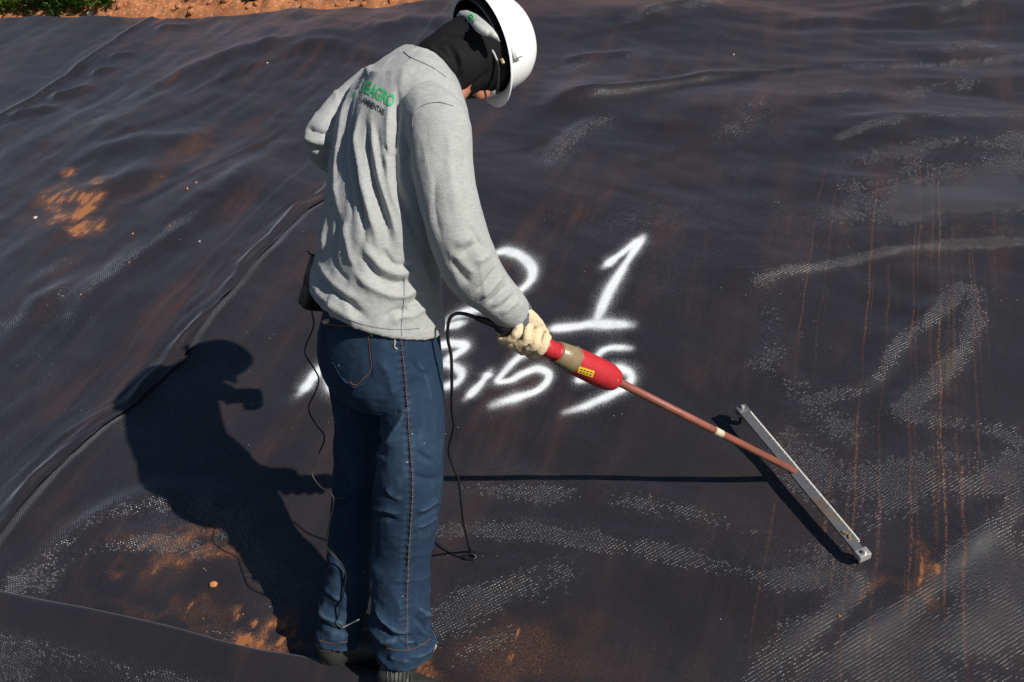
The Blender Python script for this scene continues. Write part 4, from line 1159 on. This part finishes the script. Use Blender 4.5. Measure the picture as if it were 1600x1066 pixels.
# steel bar: a flat bar held clear of the sheet by end feet, with a bright spring along its far edge
BW = .058
E1, E2 = G(1161, 641, BW), G(1344, 860, BW)
bd = unit(E2 - E1); bn = unit(np.cross(N, bd))
if bn @ RT < 0: bn = -bn
bu = unit(np.cross(bd, bn)); bu = bu if bu @ N > 0 else -bu
bm_, bl = (E1 + E2) / 2, np.linalg.norm(E2 - E1)
bar = piece('steel_bar', box(bm_ - bu * .005, (bd, bn, bu), (bl / 2, .0132, .0040), .0010), M_STEEL, wand, False)
cw = [E1 + bd * (.015 + (bl - .04) * i / 1500) + bn * (.0160 + .0031 * math.cos(i * 2 * math.pi / 10)) - bu * (.002 - .0031 * math.sin(i * 2 * math.pi / 10)) for i in range(1500)]
piece('spring', sweep(cw, .0013, 4, 1, smooth=False), M_SPRING, bar)
for e, sg in ((E1, -1), (E2, 1)):
    blk = piece('end_block', box(e + bd * sg * .008 + bn * .003 - bu * .011, (bd, bn, bu), (.013, .0175, .0120), .003), M_ZINC if sg > 0 else M_STEEL, bar, False)
    piece('foot', box(e + bd * sg * .004 - bu * .0395, (bd, bn, bu), (.006, .008, .0185), .002), M_BLACK, bar, False)
    piece('bolt', lathe(e + bd * sg * .010 + bn * .004 + bu * .002, e + bd * sg * .010 + bn * .004 + bu * .010, [(0, .0065), (.6, .0065), (1, .004)], 6 if sg > 0 else 10), M_ZINC, bar, False)
for i in range(4):
    piece('weld_bead', ellipsoid(E2 - bd * (.045 + .007 * i) + bn * (.004 * math.sin(i * 1.7)) + bu * .001, (bd, bn, bu), (.0045, .005, .003), 10, 6), M_BRASS, bar)

# right glove: back of the hand with four fingers wrapped round the grip and a thumb
def glove(wrist, axis0, axis1, out, parent, name_label=None):
    "axis0 (thumb side) to axis1 (little finger side) along the held grip; out = from the grip towards the back of the hand"
    ax = unit(axis1 - axis0); out = unit(out - ax * (out @ ax)); sd = np.cross(ax, out)
    if sd @ (wrist - axis0) < 0: sd = -sd          # side the wrist is on
    parts = []
    mid = (axis0 + axis1) / 2
    knuck = []
    span = np.linalg.norm(axis1 - axis0)
    for i, (ln, r) in enumerate([(.95, .0118), (1.05, .0121), (1.0, .0116), (.82, .0104)]):
        c_ = axis0 + ax * span * (.10 + .265 * i)
        path, rad = [], []
        for j, a in enumerate(np.linspace(14, -218 + i * 6, 9) * math.pi / 180):
            rr = .0330 - .0008 * j
            bend = 1 + (.10 if j in (2, 5) else 0)
            path.append(c_ + rr * bend * ln ** .3 * (sd * math.sin(a) + out * math.cos(a)) + ax * .002 * math.sin(j + i))
            rad.append(r * (1 - .035 * j) * (1.06 if j in (2, 5) else 1))
        knuck.append(path[0])
        parts.append(sweep(path, rad, 12, 3))
    # palm / back of the hand
    k0, k3 = knuck[0], knuck[3]
    rows = []
    for t_, wd, th in ((0, 1.0, .015), (.25, 1.06, .019), (.5, 1.0, .022), (.75, .80, .023), (1.0, .66, .024), (1.3, .70, .028)):
        cc = (k0 + k3) / 2 * (1 - t_) + wrist * t_ + out * .006 * math.sin(min(1, t_) * math.pi) - (sd * 0)
        hw = np.linalg.norm(k3 - k0) / 2 * wd + .008
        dirw = unit(k3 - k0)
        nrm = unit(np.cross(dirw, unit(wrist - (k0 + k3) / 2)))
        rows.append(np.array([cc + dirw * hw * math.cos(x) + nrm * th * math.sin(x) for x in np.linspace(0, 2 * math.pi, 18, endpoint=False)]))
    parts.append(loft(rows))
    # thumb leaves the side of the palm near its base and closes along the grip
    tb_ = wrist * .55 + k0 * .45
    parts.append(sweep([tb_ - out * .004, tb_ - ax * .022 - out * .012, axis0 - ax * .014 + sd * .022 - out * .014, axis0 - ax * .018 - out * .030 + sd * .006, axis0 - ax * .012 - out * .030 - sd * .016], [.017, .0155, .0135, .012, .0095], 12, 4))
    v, f = fuse(parts, .0022, 1, .5)
    nn_ = normals(v, f)
    v = v + nn_ * (.0012 * fbm(v[:, 0] * 75, v[:, 1] * 75, v[:, 2] * 75, 80, 3) + .0016 * noise(v[:, 0] * 38, v[:, 1] * 38, v[:, 2] * 38, 83))[:, None]
    return link('glove', new_mesh('glove', v, f, M_GLOVE), parent)
A0, A1 = P(843, 536, 1.836), P(789, 511, 1.784)
GW = P(808, 484, 1.80)
glove(GW, A0, A1, unit(-FW * .85 + UPV * .30 + RT * .25), worker)
gl2 = glove(P(650, 326, 2.14), hand_l + Fv * .05 + Zv * .02, hand_l + Fv * .02 - Zv * .06, Lv + Fv * .3, worker)

# ------------------------------------------------------------------ tester pack on the hip, leads
pk = thing('tester_pack', 'flat dark case slung behind the hip with a thin strap', 'instrument case', P(487, 488, 2.06))
ca, cb = unit(P(502, 400, 2.05) - P(478, 478, 2.05)), None
pw = unit(RT * .55 - UPV * .35 + FW * .72); pw = unit(pw - ca * (pw @ ca)); pn = np.cross(ca, pw)
pc = (P(500, 405, 2.05) + P(480, 480, 2.05)) / 2 + pw * .035
piece('case', box(pc, (ca, pw, pn), (.066, .052, .026), .012), M_CASE, pk)
piece('flap', box(pc + ca * .03 + unit(CAM - pc) * .002, (ca, pw, pn), (.040, .0535, .0275), .011), M_CASE, pk)
piece('strap', sweep([P(502, 402, 2.05), P(510, 360, 2.04), P(517, 318, 2.05), P(524, 280, 2.07), P(534, 240, 2.10), P(560, 200, 2.14)], .0042, 8, 5), M_BLACK, pk)
piece('strap_end', sweep([P(500, 402, 2.045), P(491, 399, 2.03), P(484, 397, 2.02), P(481, 392, 2.02)], .0022, 6, 4), M_BLACK, pk)
ld = thing('ground_lead', 'thin black lead hanging loosely from the hip case past the trouser leg', 'cable', P(540, 975, 1.80))
LP = [(487, 486), (490, 510), (479, 536), (477, 554), (490, 575), (498, 592), (493, 612), (482, 638), (493, 662), (507, 683), (497, 712), (487, 738), (500, 760), (521, 778), (514, 822), (511, 855), (534, 882), (540, 906), (529, 962), (524, 972), (534, 981), (540, 977)]
piece('cable', sweep([P(x, y, np.interp(y, [486, 640, 780, 985], [2.05, 1.98, 1.88, 1.835])) for x, y in LP], .0021, 6, 5), M_BLACK, ld)
piece('clip', sweep([P(534, 981, 1.835), P(545, 976, 1.825), P(561, 968, 1.80)], [.0028, .0018, .0010], 6, 3), M_SPRING, ld)
l2 = thing('handle_lead', 'black lead leaving the glove, dropping to a small knot on the liner', 'cable', on(736, 872))
pts = [P(786, 511, 1.782), P(768, 505, 1.77), P(745, 497, 1.755)]
piece('strain_relief', sweep(pts, [.010, .0085, .0062], 10, 4), M_BLACK, l2)
LP = [(745, 497, 1.755), (728, 491, 1.75), (714, 490, 1.75), (704, 496, 1.75), (700, 510, 1.755), (700, 532, 1.765), (705, 556, 1.775), (706, 595, 1.79), (706, 640, 1.81), (709, 668, 1.825), (701, 703, 1.84), (708, 730, 1.855), (717, 754, 1.87), (724, 816, 1.93)]
pts = [P(*a) for a in LP] + [on(735, 864, .012)]
piece('cable', sweep(pts, [.0045, .0042, .0040, .0040] + [.0036] * 5 + [.0030] * (len(pts) - 9), 7, 5), M_BLACK, l2)
kn = [on(735, 864, .012), on(744, 868, .010), on(742, 875, .006), on(730, 875, .005), on(726, 873, .008), on(738, 870, .016), on(746, 873, .006)]
piece('knot', sweep(kn, .0036, 7, 5), M_BLACK, l2)
piece('tail', sweep([on(728, 874, .006), on(712, 869, .004), on(695, 860, .004), on(680, 848, .004), on(660, 832, .004), on(640, 826, .004)], .0024, 6, 5), M_BLACK, l2)

# ------------------------------------------------------------------ clods and stones
def clod(x, y, rpx, mat, name, label, cat, group=None, seed=0, w=None):
    c_ = on(x, y) if w is None else w
    r = rpx * mpp(c_)
    v, f = ellipsoid(c_ + N * r * .45, (U, V, N), (r, r * .9, r * .75), 8, 5)
    v = np.array(v); d = v - c_
    v = c_ + d * (1 + .55 * noise(v[:, 0] / r * 1.1, v[:, 1] / r * 1.1, v[:, 2] / r * 1.1, seed))[:, None]
    o = link(name, new_mesh(name, v, f, mat, False))
    return tag(o, label, cat, group)
CL = [(335, 915, 5.5, 'largest orange soil clod, near the shadow of the legs'), (265, 355, 3, 'small orange clod on bare liner right of the soil spill'), (293, 296, 3.2, 'orange clod at the lower end of the pale dusty streak'), (307, 286, 2.4, 'tiny orange clod at the top end of the pale dusty streak'), (1312, 963, 3.0, 'orange clod below the steel bar on dark liner'), (208, 366, 2.8, 'orange clod beside the right edge of the soil spill'), (127, 461, 2.4, 'lone orange clod below the soil spill'), (202, 411, 2.2, 'orange speck of soil between spill and seam'), (318, 967, 1.8, 'tiny clod close to the raised liner fold'), (380, 960, 1.8, 'tiny clod just left of the leg shadow')]
for i, (x, y, r, l) in enumerate(CL): clod(x, y, r * (.95 if i == 0 else .72), M_CLOD, 'soil_clod', l, 'soil clod', 'soil clods scattered on the liner', i)
ST = [(56, 341, 4.0, 'white pebble left of the orange soil spill'), (418, 99, 2.6, 'white pebble high on the liner left of the worker'), (312, 378, 2.0, 'pale pebble near the seam on the left sheet'), (1146, 86, 2.2, 'pink-white pebble far up the liner on the right')]
for i, (x, y, r, l) in enumerate(ST): clod(x, y, r * .72, M_STONE, 'pebble', l, 'pebble', 'pale pebbles on the liner', 20 + i)
def bank_pt(x, y):
    q = unit(ray(x, y)); p = CAM
    for d in np.arange(4.0, 12.0, .01):
        p = CAM + q * d; r = p - O
        if float(r @ N) <= float(w_bank(np.array([[r @ U]]), np.array([[r @ V]]))[0, 0]): break
    return p
clod(142, 22, 5, M_STONE, 'stone', 'pale stone sitting on the soil edge above the liner', 'stone', None, 31, bank_pt(142, 23))
for i in range(170):
    v = random.uniform(-6.2, -1.6); u = float(crest(v)) + .02 + abs(random.gauss(0, .16)); r = random.choice([.006, .008, .012, .016, .026, .034])
    h = float(w_bank(np.array([[u]]), np.array([[v]]))[0, 0]); p = S(u, v, h)
    if i == 0: CB = MB()
    vv, ff = ellipsoid(p, (U, V, N), (r, r * .8, r * .7), 8, 5); vv = np.array(vv)
    vv = p + (vv - p) * (1 + .35 * noise(vv[:, 0] / r, vv[:, 1] / r, vv[:, 2] / r, i))[:, None]
    CB.add(vv, ff)
o = CB.obj('soil_crumbs', M_SOIL, None, False); tag(o, 'loose crumbs of red soil along the bank edge', kind='stuff')

# ------------------------------------------------------------------ weeds on the bank
def weed(x, y, wd, ht, mats, label, nleaf, cat='weed'):
    base = bank_pt(x, y)
    root = thing('weed', label, cat, base, 'weeds on the soil bank')
    st = MB(); lf = MB()
    rng = random.Random(int(x * 7 + y))
    nst = max(4, nleaf // 30)
    for i in range(nst):
        a = rng.uniform(0, 2 * math.pi); r = wd * math.sqrt(rng.random())
        b = base + V * r * math.cos(a) + U * r * .8 * math.sin(a)
        uu_, vv_ = float((b - O) @ U), float((b - O) @ V)
        b = S(uu_, vv_, float(w_bank(np.array([[uu_]]), np.array([[vv_]]))[0, 0]) - .01)
        top = b + Zv * ht * rng.uniform(.6, 1.1) + V * rng.gauss(0, .3) * ht + U * rng.gauss(0, .3) * ht
        st.add(*sweep([b, (b + top) / 2 + V * rng.gauss(0, .01), top], [.004, .003, .0015], 5, 2))
        for j in range(max(4, nleaf // nst)):
            t_ = rng.random() ** .7; c_ = b + (top - b) * t_
            a = rng.uniform(0, 2 * math.pi); el = rng.uniform(-.3, .8)
            d = np.array([math.cos(a) * math.cos(el), math.sin(a) * math.cos(el), math.sin(el)])
            l = rng.uniform(.022, .05); s_ = unit(np.cross(d, [0, 0, 1.0])); n_ = np.cross(s_, d); w_ = l * .34
            c_ = c_ + d * rng.uniform(0, .03)
            lf.add([c_, c_ + d * l * .45 + s_ * w_ + n_ * .004, c_ + d * l, c_ + d * l * .45 - s_ * w_ + n_ * .004, c_ + d * l * .5 - n_ * .003], [(0, 1, 4), (1, 2, 4), (2, 3, 4), (3, 0, 4)])
    fo = lf.obj('foliage', mats, root); o_ = st.obj('stems', M_STEM, root); o_['kind'] = 'stuff'; fo['kind'] = 'stuff'
W = [(6, 15, .15, .13, 0, 'pale green leafy weed at the far end of the bank', 420), (28, 16, .12, .12, 0, 'pale green weed second from the far end of the row', 380), (50, 15, .11, .11, 2, 'yellowish low weed between pale and dark clumps', 260),
     (68, 12, .11, .12, 1, 'dark leafy weed just past the yellowish one', 360), (92, 14, .12, .14, 1, 'dark green dense weed hanging lowest on the bank', 460), (113, 13, .11, .13, 1, 'dark green weed above the pale stone', 420), (136, 8, .12, .12, 0, 'bright green weed right after the dark clumps', 380),
     (158, 7, .12, .12, 0, 'bright leafy weed next to last in the green row', 380), (180, 4, .11, .10, 1, 'sparse weed straggling onto bare soil', 240), (392, 2, .05, .06, 1, 'lone green tuft on bare soil beyond the weeds', 110)]
for x, y, wd, ht, m, l, n in W: weed(x, y - 2, wd, ht * 1.25, M_LEAF[m], l, int(n * 1.5))
rng = random.Random(5); lf = MB()
for i in range(5200):
    v = rng.uniform(-9, 6); u = rng.uniform(5.15, 7.2)
    if v > -4.0: u += .35
    h = float(-.05 + .22 - .18 * max(0, u - float(crest(v)) + .03 - .7)); c_ = S(u, v, h + rng.uniform(0, .14))
    a = rng.uniform(0, 2 * math.pi); el = rng.uniform(-.3, .8); d = np.array([math.cos(a) * math.cos(el), math.sin(a) * math.cos(el), math.sin(el)])
    l = rng.uniform(.04, .09); s_ = unit(np.cross(d, [0, 0, 1.0])); w_ = l * .34
    lf.add([c_, c_ + d * l * .45 + s_ * w_, c_ + d * l, c_ + d * l * .45 - s_ * w_], [(0, 1, 2, 3)])
o = lf.obj('undergrowth', M_LEAF[0]); tag(o, 'low green undergrowth behind the soil bank', kind='stuff')
